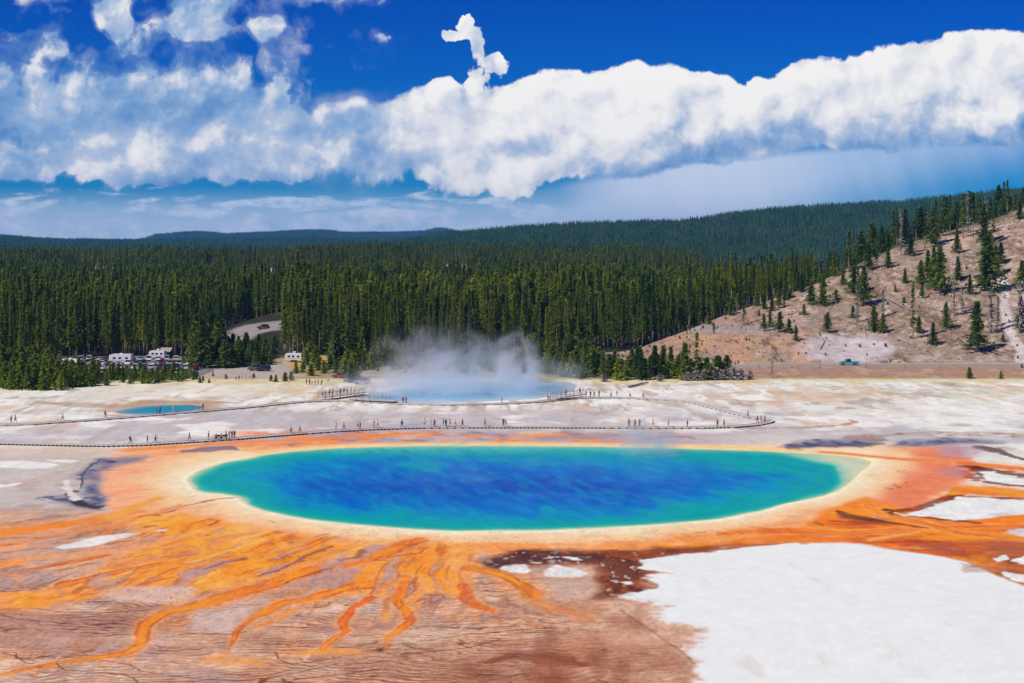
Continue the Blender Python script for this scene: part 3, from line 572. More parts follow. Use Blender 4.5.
def mesh_np(name, V, polys, mats=(), smooth=False):
    """V (n,3); polys: int array (m,3|4) or list of lists"""
    me = bpy.data.meshes.new(name)
    V = np.ascontiguousarray(V, np.float32)
    if isinstance(polys, np.ndarray):
        k = polys.shape[1]; me.vertices.add(len(V)); me.vertices.foreach_set('co', V.ravel())
        me.loops.add(polys.size); me.loops.foreach_set('vertex_index', np.ascontiguousarray(polys, np.int32).ravel())
        me.polygons.add(len(polys)); me.polygons.foreach_set('loop_start', np.arange(0, polys.size, k, dtype=np.int32))
        me.polygons.foreach_set('loop_total', np.full(len(polys), k, np.int32))
        me.update(calc_edges=True)
    else:
        me.from_pydata(V.tolist(), [], [list(map(int, p)) for p in polys]); me.update()
    for m in mats: me.materials.append(m)
    if smooth: me.polygons.foreach_set('use_smooth', np.ones(len(me.polygons), bool))
    return me
def link(name, me, parent=None, loc=None):
    o = bpy.data.objects.new(name, me); COL.objects.link(o)
    if parent: o.parent = parent
    if loc is not None: o.location = loc
    return o
def tag(o, label=None, cat=None, group=None, kind=None):
    if label: o['label'] = label
    if cat: o['category'] = cat
    if group: o['group'] = group
    if kind: o['kind'] = kind
    return o
def empty(name, loc=(0, 0, 0), rz=0.0, label=None, cat=None, group=None):
    o = bpy.data.objects.new(name, None); COL.objects.link(o); o.location = loc; o.rotation_euler = (0, 0, rz); o.empty_display_size = .3
    return tag(o, label, cat, group)
def copy_thing(root, name=None):
    c = root.copy(); COL.objects.link(c)
    for ch in list(root.children):
        d = ch.copy(); COL.objects.link(d); d.parent = c
        for g in list(ch.children):
            e = g.copy(); COL.objects.link(e); e.parent = d
    return c
class MB:
    """collects boxes, tubes and prisms into one mesh"""
    def __init__(s): s.v = []; s.f = []
    def add(s, V, Fs):
        n = len(s.v); s.v += [tuple(map(float, p)) for p in V]; s.f += [[i + n for i in f] for f in Fs]; return s
    def box(s, x0, x1, y0, y1, z0, z1, M=None):
        P = [(x0, y0, z0), (x1, y0, z0), (x1, y1, z0), (x0, y1, z0), (x0, y0, z1), (x1, y0, z1), (x1, y1, z1), (x0, y1, z1)]
        if M is not None: P = [tuple(M @ Vector(p)) for p in P]
        return s.add(P, [(0, 3, 2, 1), (4, 5, 6, 7), (0, 1, 5, 4), (1, 2, 6, 5), (2, 3, 7, 6), (3, 0, 4, 7)])
    def tube(s, pts, rad, n=6, cap=True):
        pts = [Vector(p) for p in pts]; rad = rad if hasattr(rad, '__len__') else [rad] * len(pts)
        V = []; Fs = []
        for i, p in enumerate(pts):
            d = (pts[min(i + 1, len(pts) - 1)] - pts[max(i - 1, 0)]).normalized()
            a = d.orthogonal().normalized() if abs(d.z) < .9 else Vector((1, 0, 0)) - d * d.x; a.normalize(); b = d.cross(a)
            for k in range(n):
                t = 2 * math.pi * k / n; V.append(p + (a * math.cos(t) + b * math.sin(t)) * rad[i])
        for i in range(len(pts) - 1):
            for k in range(n):
                Fs.append((i * n + k, i * n + (k + 1) % n, (i + 1) * n + (k + 1) % n, (i + 1) * n + k))
        if cap: Fs += [tuple(range(n))[::-1], tuple(range((len(pts) - 1) * n, len(pts) * n))]
        return s.add(V, Fs)
    def prism(s, prof, x0, x1, taper=None):
        """side profile (y, z) swept along x; taper(y,z) -> inset"""
        n = len(prof); V = []
        for sx, x in ((-1, x0), (1, x1)):
            for (y, z) in prof:
                V.append((x - sx * (taper(y, z) if taper else 0), y, z))
        Fs = [tuple(range(n)), tuple(range(n, 2 * n))[::-1]] + [(i, n + i, n + (i + 1) % n, (i + 1) % n) for i in range(n)]
        return s.add(V, Fs)
    def build(s, name, m, parent=None, bevel=0.0, smooth=False):
        me = bpy.data.meshes.new(name); me.from_pydata(s.v, [], s.f); me.update()
        bm = bmesh.new(); bm.from_mesh(me); bmesh.ops.recalc_face_normals(bm, faces=bm.faces)
        if bevel: bmesh.ops.bevel(bm, geom=bm.edges[:], offset=bevel, segments=1, affect='EDGES', clamp_overlap=True)
        bm.to_mesh(me); bm.free()
        me.materials.append(m)
        if smooth: me.polygons.foreach_set('use_smooth', np.ones(len(me.polygons), bool))
        return link(name, me, parent)

# ================================================================= lie of the land
U_PTS = [600, 620, 640, 680, 720, 760, 800, 830, 860, 900, 950, 1000, 1024, 1100, 1300, 1500]
CR_V  = [352, 350, 347, 333, 317, 303, 290, 277, 263, 245, 231, 217, 206, 190, 178, 172]
CR_D  = [498, 500, 502, 512, 522, 532, 542, 550, 560, 580, 600, 615, 624, 640, 660, 660]
BIG_U = [-600, 300, 380, 450, 520, 600, 690, 730, 800, 900, 1024, 1200, 1500]
BIG_V = [252, 252, 250, 240, 234, 230, 228, 221, 215, 210, 196, 184, 180]
def height(u, Y):
    u = np.asarray(u, np.float32); Y = np.asarray(Y, np.float32)
    X = (u - CX) * Y / F
    roll = fbm(X / 160, Y / 160, 4, 51)
    far = sst(Y, 640, 1100)
    h = far * (1.8 * roll - .5) + 6.0 * sst(Y, 900, 1700) * sst(u, 200, 420)
    # mound with the ash-grey slope
    h = h + 10.0 * np.exp(-((u - 290) / 62.) ** 2 - ((Y - 600) / 48.) ** 2)
    # low wooded ridge on the left
    h = h + 8.5 * np.exp(-((Y - 1650) / 330.) ** 2) * (1 - .5 * sst(u, 330, 520)) * (1 + .25 * roll)
    # causeway of the road
    hr = np.interp(u, [-600, 200, 300, 560, 640, 740, 780, 2500], [0, 0, .25, .5, .8, 1.7, 2.1, 2.1])
    h = h + hr * sst(Y, 415, 431) * (1 - .5 * sst(Y, 520, 640))
    # bare hillside above the road
    D = np.interp(u, U_PTS, CR_D); zc = CAMH - (np.interp(u, U_PTS, CR_V) - HZ) * D / F
    wr = sst(u, 600, 655)
    t = np.clip((Y - 446) / (D - 446), 0, 1)
    cut = sst(u, 640, 700) * (1 - sst(u, 800, 850))
    g = (1 - cut) * (t ** 1.05) + cut * (.72 * t ** .62 + .28 * t ** 1.6)
    g = g + .025 * fbm(X / 9, Y / 9, 4, 52) * np.sin(math.pi * np.clip(t, 0, 1)) + .05 * fbm(X / 24, Y / 40, 3, 53) * np.sin(math.pi * np.clip(t, 0, 1))
    back = np.clip(Y - D, 0, None)
    hill = hr + (np.maximum(zc, hr) - hr) * g
    fall = np.interp(u, [600, 830, 900, 1500], [.10, .04, -.015, -.02]) * np.minimum(back, 90) + .16 * np.clip(back - 90, 0, None)
    hill = np.where(Y > D, np.maximum(np.maximum(zc, hr) - fall, h), hill)
    h = np.where(Y > 446, h * (1 - wr) + np.maximum(hill, h * sst(Y, 500, 700)) * wr, h)
    # great wooded hill on the right, 3 km off
    zb = CAMH - (np.interp(u, BIG_U, BIG_V) - HZ) * 3200 / F - 4
    tb = np.clip((Y - 1900) / 1300., 0, 1); tb = tb * tb * (3 - 2 * tb)
    bb = np.clip(Y - 3200, 0, None)
    h = h + np.maximum(zb, 2) * tb * sst(u, 280, 460) * np.exp(-(bb / 1500.) ** 2) * (1 + .12 * fbm(X / 300, Y / 420, 4, 54) * np.sin(math.pi * np.clip((Y - 1900) / 1300., 0, 1)))
    # left hill at 5 km, blue mountains at 9.5 km
    z3 = CAMH - (np.interp(u, [-600, 0, 60, 130, 200, 300, 400, 460, 1500], [236, 240, 243, 244, 242.5, 242, 242, 243, 243]) - HZ) * 5200 / F
    t3 = np.clip((Y - 3000) / 2200., 0, 1); t3 = t3 * t3 * (3 - 2 * t3)
    h = np.maximum(h, z3 * t3 + 4 * roll * t3)
    z4 = CAMH - (np.interp(u, [-600, -60, 0, 25, 60, 140, 160, 175, 200, 225, 260, 285, 305, 330, 345, 390, 428, 440, 452, 470, 1500], [236, 237, 236.5, 239, 242, 242, 236, 234.5, 233, 235.5, 234, 233, 231.5, 232, 234, 234, 232.5, 229.5, 232, 236, 240]) - HZ) * 9500 / F
    t4 = np.clip((Y - 6500) / 3000., 0, 1); t4 = t4 * t4 * (3 - 2 * t4)
    h = np.maximum(h, z4 * t4)
    h = h * (1 - sst(Y, 11500, 13500)) 
    # the flat: spring basins, shallow runnels
    return h
def ground_z(u, v, Y):
    """the flat in image coordinates with its pools"""
    z = height(u, Y)
    z = z - .04 - .05 * np.clip(poly_sd(u, v, POOL, 3.0, 40), -1, 6)
    z = z - .05 * np.clip(poly_sd(u, v, EXC, 4.0, 30), 0, 8) - .03 * np.clip(poly_sd(u, v, TURQ, 4.0, 20), 0, 4)
    return z
FACE_U = np.arange(600, 1480, 4.0)
def on_land(px, py):
    """point of the land seen at image pixel px, py"""
    Ys = np.concatenate([np.linspace(100, 445, 700), np.linspace(446, 760, 900)])
    hs = height(np.full(Ys.shape, px), Ys); vs = HZ - F * (hs - CAMH) / Ys
    i = np.argmax(vs <= py) if (vs <= py).any() else len(Ys) - 1
    Y = float(Ys[i]); return Vector(((px - CX) * Y / F, Y, float(hs[i])))
def on_flat(px, py, z=0.0):
    Y = F * (CAMH - z) / (py - HZ); return Vector(((px - CX) * Y / F, Y, z))
def land_at(X, Y):
    return float(height(np.array([X / Y * F + CX]), np.array([Y]))[0])

# ================================================================= ground of the spring: one fine sheet
def sheet(name, us, Ys, m, colf, zf):
    Uu, YY = np.meshgrid(us.astype(np.float32), Ys.astype(np.float32))
    Vv = HZ + F * CAMH / YY
    z = zf(Uu, Vv, YY)
    V = np.stack([(Uu - CX) * YY / F, YY, z], -1).reshape(-1, 3)
    nr, nc = Uu.shape
    i = (np.arange(nr - 1)[:, None] * nc + np.arange(nc - 1)[None, :]).ravel()
    P = np.stack([i, i + 1, i + nc + 1, i + nc], 1)
    if Ys[1] < Ys[0]: P = P[:, ::-1]
    me = mesh_np(name, V, P, [m], True)
    c, w = colf(Uu, Vv, YY, z)
    a = me.attributes.new('albedo', 'FLOAT_COLOR', 'POINT'); cc = np.ones((V.shape[0], 4), np.float32); cc[:, :3] = c.reshape(-1, 3); a.data.foreach_set('color', cc.ravel())
    a = me.attributes.new('wet', 'FLOAT', 'POINT'); a.data.foreach_set('value', np.ascontiguousarray(w, np.float32).ravel())
    return tag(link(name, me), kind='structure')
def ground_mat(name, bump, gain=1.0):
    m, nt, b, out = mat(name)
    at = nt.node('ShaderNodeAttribute', attribute_name='albedo'); wt = nt.node('ShaderNodeAttribute', attribute_name='wet')
    tc = nt.node('ShaderNodeTexCoord')
    n = nt.noise(tc.outputs['Object'], 5.0, 5.0, .65, dims='3D'); n2 = nt.noise(tc.outputs['Object'], .35, 4.0, .55, dims='3D')
    f = (n - .5) * .20 + (n2 - .5) * .10 + gain
    sc = nt.node('ShaderNodeVectorMath', operation='SCALE'); nt.l.new(at.outputs['Color'], sc.inputs[0]); nt.put(sc.inputs['Scale'], f)
    nt.l.new(sc.outputs[0], b.inputs['Base Color'])
    w = E(nt, wt.outputs['Fac'])
    nt.put(b.inputs['Roughness'], .92 - w * .62); nt.put(b.inputs['Specular IOR Level'], .12 + w * .25)
    bp = nt.node('ShaderNodeBump'); bp.inputs['Distance'].default_value = bump; nt.put(bp.inputs['Strength'], .6 - w * .45)
    nt.put(bp.inputs['Height'], n + n2 * 1.5); nt.l.new(bp.outputs[0], b.inputs['Normal'])
    return m
M_flat = ground_mat('sinter_flat', .025, GROUND_GAIN); M_land = ground_mat('bare_land', .5, GROUND_GAIN)
us_f = np.concatenate([np.linspace(-1500, -300, 60)[:-1], np.arange(-300, 1324, 1.15), np.linspace(1324, 2500, 60)])
vs_f = np.concatenate([[1240, 1100, 1000, 900, 820, 760, 730, 710], np.arange(700, 446, -.62), np.arange(446, 379, -.34)])
Ys_f = F * CAMH / (vs_f - HZ)
def flat_col(u, v, Y, z):
    C, w, a, b = paint(u, v); return C, w
sheet('ground', us_f, Ys_f, M_flat, flat_col, ground_z)

def land_col(u, v, Y, z):
    X = (u - CX) * Y / F
    vz = HZ - F * (z - CAMH) / Y
    n1 = fbm(X / 14, Y / 14, 4, 61); n2 = fbm(X / 4, Y / 4, 4, 62); n3 = fbm(X / 1.5, Y / 1.5, 3, 63)
    C = np.zeros(u.shape + (3,), np.float32); C[:] = np.array((.035, .032, .018))
    def mix(col, m):
        nonlocal C
        m = np.clip(m, 0, 1).astype(np.float32)[..., None]; C = C * (1 - m) + np.asarray(col, np.float32) * m
    mix(np.array((.055, .06, .02)), sst(n1, 0, .4))
    # dry meadow and gravel round the car park
    par = (1 - sst(Y, 486, 500)) * (1 - sst(u, 300, 360))
    mix(srgb(186, 160, 116), par); mix(srgb(196, 180, 164), par * sst(n1 + .5 * n2, -.1, .3)); mix(srgb(150, 140, 80), par * sst(n2, .15, .5) * .6)
    mix(srgb(196, 182, 170), sst(u, 190, 205) * (1 - sst(u, 285, 300)) * (1 - sst(Y, 466, 478)) * .85)
    mix(srgb(206, 170, 104), (1 - sst(np.hypot((u - 310) / 26, (Y - 470) / 30) + .2 * n1, .7, 1.1)))
    mix(srgb(200, 160, 110), (1 - sst(np.hypot((u - 15) / 24, (Y - 455) / 12) + .2 * n1, .7, 1.1)))
    mid = sst(u, 300, 360) * (1 - sst(u, 640, 700)) * (1 - sst(Y, 432, 458)); mix(srgb(200, 184, 150), mid * .8); mix(srgb(120, 116, 62), mid * sst(n1 + .6 * n2, -.2, .3) * .7)
    # ash-grey slope of the mound
    gm = sst(poly_sd(u + 2 * n2, vz + .6 * n2, [(200,344),(214,337),(226,331),(248,324.5),(290,319),(292,328),(262,333),(250,340),(236,346)], 3, 30), -2, 3) * (1 - sst(Y, 605, 620))
    mix(srgb(158, 148, 146), gm); mix(srgb(200, 180, 156), gm * sst(vz, 334, 340) * .6); mix(srgb(130, 124, 126), gm * sst(n2, .1, .5) * .5)
    # hillside
    D = np.interp(u, U_PTS, CR_D)
    hs = sst(u + 10 * n2, 596, 625) * sst(D + 4 - Y + 5 * n2, -3, 3)
    mix(srgb(166, 144, 124), hs)
    mix(srgb(170, 132, 116), hs * sst(n1 + .5 * n2, -.05, .45) * .8); mix(srgb(214, 186, 168), hs * sst(fbm(X / 8, Y / 12, 5, 64), .05, .4) * .75)
    mix(srgb(150, 120, 108), hs * sst(fbm(X / 3, Y / 3, 4, 65), .2, .55) * .7); mix(srgb(120, 104, 60), hs * sst(fbm(X / 5, Y / 6, 4, 66), .22, .5) * .6)
    sp = fbm(X / 1.1, Y / 1.6, 3, 99, .6); sp2 = fbm(X / 2.4, Y / 3.2, 4, 100, .6)
    mix(srgb(124, 98, 80), hs * sst(sp + .5 * n1, .16, .42) * .75); mix(srgb(222, 200, 180), hs * sst(-sp + .4 * n2, .22, .5) * .6); mix(srgb(112, 100, 58), hs * sst(sp2 + .5 * n1, .2, .45) * .6); mix(srgb(150, 132, 124), hs * sst(-sp2, .2, .5) * .5)
    mix(srgb(206, 160, 120), hs * sst(u, 640, 690) * (1 - sst(u, 800, 830)) * sst(vz, 326, 336) * sst(n1 + .3 * n2, -.3, .3) * .85)
    mix(srgb(186, 150, 134), hs * sst(u, 640, 690) * (1 - sst(u, 800, 830)) * sst(fbm(X / 2.2, z / 1.6, 4, 67), .1, .4) * .8)
    mix(srgb(110, 92, 90), hs * sst(u, 640, 690) * (1 - sst(u, 805, 825)) * sst(vz, 330, 340) * sst(fbm(X / 1.4, z / 1.2, 3, 68), .28, .45) * .85)
    mix(srgb(168, 158, 160), hs * (1 - sst(np.hypot((u - 725) / 70, (vz - 329) / 4) + .4 * n2, .6, 1.1)) * .7)
    mix(srgb(216, 204, 202), hs * (1 - sst(np.hypot((u - 845) / 50, (vz - 350) / 18) + .5 * n1 + .3 * n2, .6, 1.1)) * .9)
    mix(srgb(222, 208, 200), hs * (1 - sst(np.abs(u - np.interp(vz, [260, 300, 330, 348], [1000, 1004, 1009, 1020])) / 6 + .5 * n2, .6, 1.2)) * sst(vz, 268, 278) * .9)
    mix(srgb(206, 180, 158), hs * (1 - sst(np.hypot((u - 950) / 18, (vz - 243) / 12) + .5 * n2, .6, 1.2)) * .7)
    mix(srgb(84, 92, 32), hs * sst(Y - D + 7 + 5 * n1, -4, 6) * sst(u, 820, 860) * .5)
    mix(np.array((.07, .12, .02)), sst(Y - D, 0, 6) * sst(u, 830, 860) * .8)
    # causeway bank and verge
    bk = sst(u, 700, 745) * (1 - sst(Y, 431, 433)) * sst(Y, 414.2, 416)
    mix(srgb(184, 146, 122), bk); mix(srgb(152, 120, 100), bk * sst(n3 + .4 * n2, .0, .4) * .7); mix(srgb(206, 176, 150), bk * sst(n2, .1, .5) * .6)
    mix(srgb(198, 176, 150), sst(u, 640, 720) * sst(Y, 431, 433) * (1 - sst(Y, 443, 446)))
    mix(srgb(214, 190, 120), (1 - sst(Y, 415.5, 419)) * .8)
    # clearings with pale cliffs on the ridge
    for cu, cv, ru, rv in ((92, 269, 22, 3.2), (122, 267.5, 7, 2.2), (165, 268, 5, 2), (252, 266, 16, 3.4), (275, 267, 14, 2.6), (455, 261, 16, 2)):
        dd = np.hypot((u - cu) / ru, (vz - cv) / rv)
        mix(srgb(206, 180, 160), (1 - sst(np.abs(u - cu) / ru + .5 * fbm(u / 9, Y / 40, 3, 69), .7, 1.2)) * sst(Y + 60 * n1, 1380, 1460) * (1 - sst(Y, 1640, 1680)))
    # woods seen far off
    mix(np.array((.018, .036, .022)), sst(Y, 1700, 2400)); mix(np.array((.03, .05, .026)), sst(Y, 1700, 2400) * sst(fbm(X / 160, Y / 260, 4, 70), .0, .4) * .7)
    C *= np.array((.99, .99, .96), np.float32)
    return np.clip(C * (1 + (.14 + .16 * hs) * n3 + .14 * hs * fbm(X / .7, Y / .9, 3, 103, .6))[..., None], 0, 1), np.zeros(u.shape, np.float32)
us_l = np.concatenate([np.linspace(-1500, -300, 40)[:-1], np.arange(-300, 600, 4), np.arange(600, 1324, 1.4), np.linspace(1324, 2500, 40)])
Ys_l = np.concatenate([[F * CAMH / (vs_f[-1] - HZ)], np.arange(415, 480, .7), np.arange(480, 680, 1.1), np.arange(680, 1000, 8)])
land_z = lambda u, v, Y: np.where(Y < 414.6, ground_z(u, v, Y), height(u, Y) - .04)
sheet('hillside', us_l, Ys_l, M_land, land_col, land_z)
us_h = np.concatenate([np.linspace(-1500, -300, 40)[:-1], np.arange(-300, 1324, 5), np.linspace(1324, 2500, 40)])
Ys_h = np.concatenate([np.arange(992, 2000, 14), np.geomspace(2000, 14000, 150)])
sheet('hills', us_h, Ys_h, M_land, land_col, land_z)

# ----------------------------------------------------------------- water
def water_mat(name, rough, spec, bump, scale):
    m, nt, b, out = mat(name)
    at = nt.node('ShaderNodeAttribute', attribute_name='albedo'); tc = nt.node('ShaderNodeTexCoord')
    mp = nt.node('ShaderNodeMapping'); nt.l.new(tc.outputs['Object'], mp.inputs[0]); mp.inputs['Rotation'].default_value = (0, 0, R(28)); mp.inputs['Scale'].default_value = (1, 3.0, 1)
    n = nt.noise(mp.outputs[0], scale, 5.0, .6, .5, dims='3D')
    sc = nt.node('ShaderNodeVectorMath', operation='SCALE'); nt.l.new(at.outputs['Color'], sc.inputs[0]); nt.put(sc.inputs['Scale'], (n - .5) * .5 + 1.0)
    nt.l.new(sc.outputs[0], b.inputs['Base Color'])
    b.inputs['Roughness'].default_value = rough; b.inputs['Specular IOR Level'].default_value = spec; b.inputs['IOR'].default_value = 1.33
    bp = nt.node('ShaderNodeBump'); bp.inputs['Distance'].default_value = bump; bp.inputs['Strength'].default_value = .5; nt.put(bp.inputs['Height'], n); nt.l.new(bp.outputs[0], b.inputs['Normal'])
    return m
def pool(name, poly, us, vs, m, colf, z, k):
    Uu, Vv = np.meshgrid(us.astype(np.float32), vs.astype(np.float32)); YY = F * CAMH / (Vv - HZ)
    V = np.stack([(Uu - CX) * YY / F, YY, np.full(YY.shape, z, np.float32)], -1).reshape(-1, 3)
    nr, nc = Uu.shape; i = (np.arange(nr - 1)[:, None] * nc + np.arange(nc - 1)[None, :]).ravel()
    P = np.stack([i, i + nc, i + nc + 1, i + 1], 1)
    C, d = colf(Uu, Vv)
    dd = poly_sd(Uu, Vv, poly, k, 40).ravel()
    P = P[(dd[P] > -1.5).any(1)]
    used, inv = np.unique(P, return_inverse=True)
    me = mesh_np(name, V[used], inv.reshape(P.shape).astype(np.int32), [m], True)
    a = me.attributes.new('albedo', 'FLOAT_COLOR', 'POINT'); cc = np.ones((len(used), 4), np.float32); cc[:, :3] = C.reshape(-1, 3)[used]; a.data.foreach_set('color', cc.ravel())
    return tag(link(name, me), kind='structure')
pool('spring_water', POOL, np.arange(180, 882, .8), np.arange(441, 535, .35), water_mat('spring_water', .35, .06, .12, .5), lambda u, v: water(u, v, POOL), -.06, 3.0)
def exc_col(u, v):
    d = poly_sd(u, v, EXC, 4.0, 60); Y = F * CAMH / (v - HZ); X = (u - CX) * Y / F
    n = fbm(X / 6, Y / 10, 4, 71)
    t = sst(d + 8 * n, 0, 26)[..., None]
    C = srgb(196, 214, 214) * (1 - t) + srgb(112, 176, 206) * t
    return C.astype(np.float32), d
pool('geyser_lake_water', EXC, np.arange(346, 586, 1.0), np.arange(379.4, 406, .4), water_mat('lake_water', .2, .35, .08, .6), exc_col, -.12, 4.0)
def turq_col(u, v):
    d = poly_sd(u, v, TURQ, 4.0, 40); t = sst(d + (u - 170) * .12, -6, 10)[..., None]
    return (srgb(158, 190, 196) * (1 - t) + srgb(20, 158, 176) * t).astype(np.float32), d
pool('small_pool_water', TURQ, np.arange(106, 212, .7), np.arange(403, 416, .3), water_mat('small_pool_water', .2, .3, .06, .8), turq_col, -.05, 4.0)

# ----------------------------------------------------------------- road and car park
def strip(name, m, P0, half, z_up, n):
    V = []; 
    for k in range(n + 1):
        u, Y = P0(k / n); X = (u - CX) * Y / F
        for s in (-half, half):
            yy = Y + s; V.append((X, yy, float(height(np.array([u]), np.array([Y]))[0]) + z_up))
    P = np.array([(2 * k, 2 * k + 2, 2 * k + 3, 2 * k + 1) for k in range(n)])
    return tag(link(name, mesh_np(name, np.array(V), P, [m])), kind='structure')
M_road = paint_mat('asphalt_road', (168, 160, 152), .9, .2, 0, .1, .8); M_line = paint_mat('road_paint', (226, 214, 170), .8, .2, 0, .08, 2)
M_lot = paint_mat('car_park_asphalt', (140, 134, 130), .9, .2, 0, .12, .4)
road_y = lambda t: (300 + 2100 * t, float(np.interp(300 + 2100 * t, [300, 420, 560, 640, 2500], [452, 446, 440, 437.5, 437.5])))
strip('road', M_road, road_y, 3.3, .03, 200)
strip('road_marking', M_line, road_y, .07, .036, 200)
lot = MB(); 
lot.add([on_flat(60, HZ + F * CAMH / 424, .0)] * 0, [])
pts = [(52, 425), (196, 420), (215, 440), (205, 492), (40, 492)]
V = [((u - CX) * Y / F, Y, .012) for u, Y in pts]
tag(link('car_park', mesh_np('car_park', np.array(V), [list(range(5))], [M_lot])), kind='structure')
# ================================================================= trees
def foliage_mat(name, c1, c2, tip=None, trans=.18):
    m, nt, b, out = mat(name)
    oi = nt.node('ShaderNodeObjectInfo'); geo = nt.node('ShaderNodeNewGeometry')
    r = E(nt, oi.outputs['Random']); tc = nt.node('ShaderNodeTexCoord')
    n = nt.noise(tc.outputs['Object'], .9, 3.0, .6, dims='3D')
    n2 = nt.noise(geo.outputs['Position'], .018, 3.0, .55, dims='3D')
    col = nt.mixc((r * .85 + (n - .5) * .8 + (n2 - .5) * 1.5 + .08).clip(), c1 + (1,), c2 + (1,))
    nt.l.new(col, b.inputs['Base Color']); b.inputs['Roughness'].default_value = .75; b.inputs['Specular IOR Level'].default_value = .15
    if trans:
        tr = nt.node('ShaderNodeBsdfTranslucent'); nt.l.new(col, tr.inputs[0]); mx = nt.node('ShaderNodeMixShader'); mx.inputs[0].default_value = trans
        nt.l.new(b.outputs[0], mx.inputs[1]); nt.l.new(tr.outputs[0], mx.inputs[2]); nt.l.new(mx.outputs[0], out.inputs['Surface'])
    return m
M_pine = foliage_mat('lodgepole_needles', (.065, .120, .009), (.29, .34, .022), trans=.4)
M_young = foliage_mat('young_pine_needles', (.08, .145, .012), (.28, .345, .03), trans=.36)
M_slope = foliage_mat('slope_pine_needles', (.040, .088, .014), (.20, .265, .030), trans=.33)
M_fresh = foliage_mat('sapling_needles', (.07, .14, .016), (.14, .22, .03), trans=.3)
M_far = foliage_mat('far_needles', (.022, .085, .035), (.11, .22, .07), trans=.25)
M_bark = paint_mat('pine_bark', (176, 156, 138), .9, .1, 0, .22, 1.2)
M_dead = paint_mat('weathered_dead_wood', (176, 164, 156), .9, .1, 0, .2, 1.0)
M_scrub = foliage_mat('grey_scrub_twigs', (.22, .20, .18), (.40, .36, .32), trans=0)

def crown_np(seed, H, base, Rmax, n_br, per, size, prof, droop=.25, gaps=.0):
    """needle clumps along whorled branches, as many small triangles"""
    rs = np.random.RandomState(seed); T = []
    ga = rs.rand() * 6.28
    lean = rs.uniform(.75, 1.2, 12)
    for k in range(n_br):
        t = (k + rs.rand()) / n_br
        if rs.rand() < gaps: continue
        z = base + (H - base) * t
        az = ga + k * 2.4 + rs.uniform(-.5, .5)
        L = Rmax * prof(t) * rs.uniform(.55, 1.12) * lean[int((az % 6.28) / 6.28 * 11.99)]
        d = np.array([math.cos(az), math.sin(az), 0.])
        for j in range(per):
            s = (j + rs.uniform(.3, 1.0)) / per
            p = d * L * s + np.array([0, 0, z + (.15 * L if t > .6 else 0) - droop * L * s * s]) + rs.normal(0, .10, 3) * size
            sz = size * rs.uniform(.6, 1.25) * (1.1 - .45 * s)
            a = d + rs.normal(0, .5, 3); a /= np.linalg.norm(a)
            b = np.cross(a, rs.normal(0, 1, 3)); b /= np.linalg.norm(b) + 1e-6
            T.append([p - a * sz * .7 - b * sz * .45, p - a * sz * .5 + b * sz * .5, p + a * sz * .9])
    # leader
    for j in range(5):
        z = H - j * size * .35; w = size * (.12 + .12 * j); az = rs.rand() * 6.28
        c, s_ = math.cos(az) * w, math.sin(az) * w
        T.append([[c, s_, z - size * .5], [-c, -s_, z - size * .5], [0, 0, z + size * .35]])
    T = np.array(T, np.float32)
    return T.reshape(-1, 3), np.arange(len(T) * 3, dtype=np.int32).reshape(-1, 3)
def trunk_np(seed, H, r0, n=5, lean=.012, twigs=0, zb=.1):
    rs = np.random.RandomState(seed + 99); mb = MB(); k = 6
    dx, dy = rs.normal(0, lean, 2)
    ax = lambda t: (dx * H * t * t, dy * H * t * t, -.3 + (H + .3) * t)
    mb.tube([ax(i / k) for i in range(k + 1)], [r0 * (1.25 if i == 0 else 1) * (1 - .9 * i / k) + .015 for i in range(k + 1)], n)
    for j in range(twigs):
        t = zb + (1 - zb) * rs.rand() * .95; p = Vector(ax(t)); az = rs.rand() * 6.28; L = (1 - t * .75) * rs.uniform(.5, 1.6) * H * .07
        q = p + Vector((math.cos(az) * L, math.sin(az) * L, L * rs.uniform(-.5, .5)))
        mb.tube([p, (p + q) / 2 + Vector((0, 0, .05 * L)), q], [r0 * .26, r0 * .18, .02], 3)
    return np.array(mb.v, np.float32), mb.f
def mesh_from(mb_v, mb_f, name, m): 
    return mesh_np(name, mb_v, mb_f, [m], True)
pf_lodge = lambda t: (.35 + .65 * math.sin(math.pi * min(1, t * 1.1 + .12) ** .8)) * (1 - t ** 1.3) * 1.15 + .05
pf_cone = lambda t: (1 - t) ** 1.0 * 1.15 + .04
pf_slope = lambda t: (.8 + .3 * math.sin(t * 11)) * (1 - t) ** .95 * 1.15 + .05
pf_bush = lambda t: (math.sin(math.pi * (t * .8 + .2)) ** .7) * (1 - .35 * t) + .05
KIND = {}
def kind(name, variants):
    KIND[name] = variants
def variant(tag_, seed, H, base, Rm, n_br, per, size, prof, fm, r0, bark=None, twigs=0, droop=.25, gaps=0, zb=.1):
    cr = mesh_np('crown_' + tag_, *crown_np(seed, H, base, Rm, n_br, per, size, prof, droop, gaps), mats=[fm]) if n_br else None
    tv, tf = trunk_np(seed, H * .97, r0, 5, .012, twigs, zb)
    return dict(crown=cr, trunk=mesh_from(tv, tf, 'trunk_' + tag_, bark or M_bark), H=H)
LODGE = [variant('lodgepole', 100 + i, 24 + (i % 4) * 1.0, 24 * (.16 + .08 * (i % 5)), 1.95 + .2 * (i % 3), 92, 6, .85, pf_lodge, M_pine, .17 + .01 * (i % 3), twigs=9, gaps=.06, zb=.15) for i in range(9)]
YOUNG = [variant('young_pine', 200 + i, 6.0, .25, 2.0 + .3 * (i % 3), 62, 6, .74, pf_bush if i % 2 else pf_cone, M_young, .09, gaps=.03) for i in range(7)]
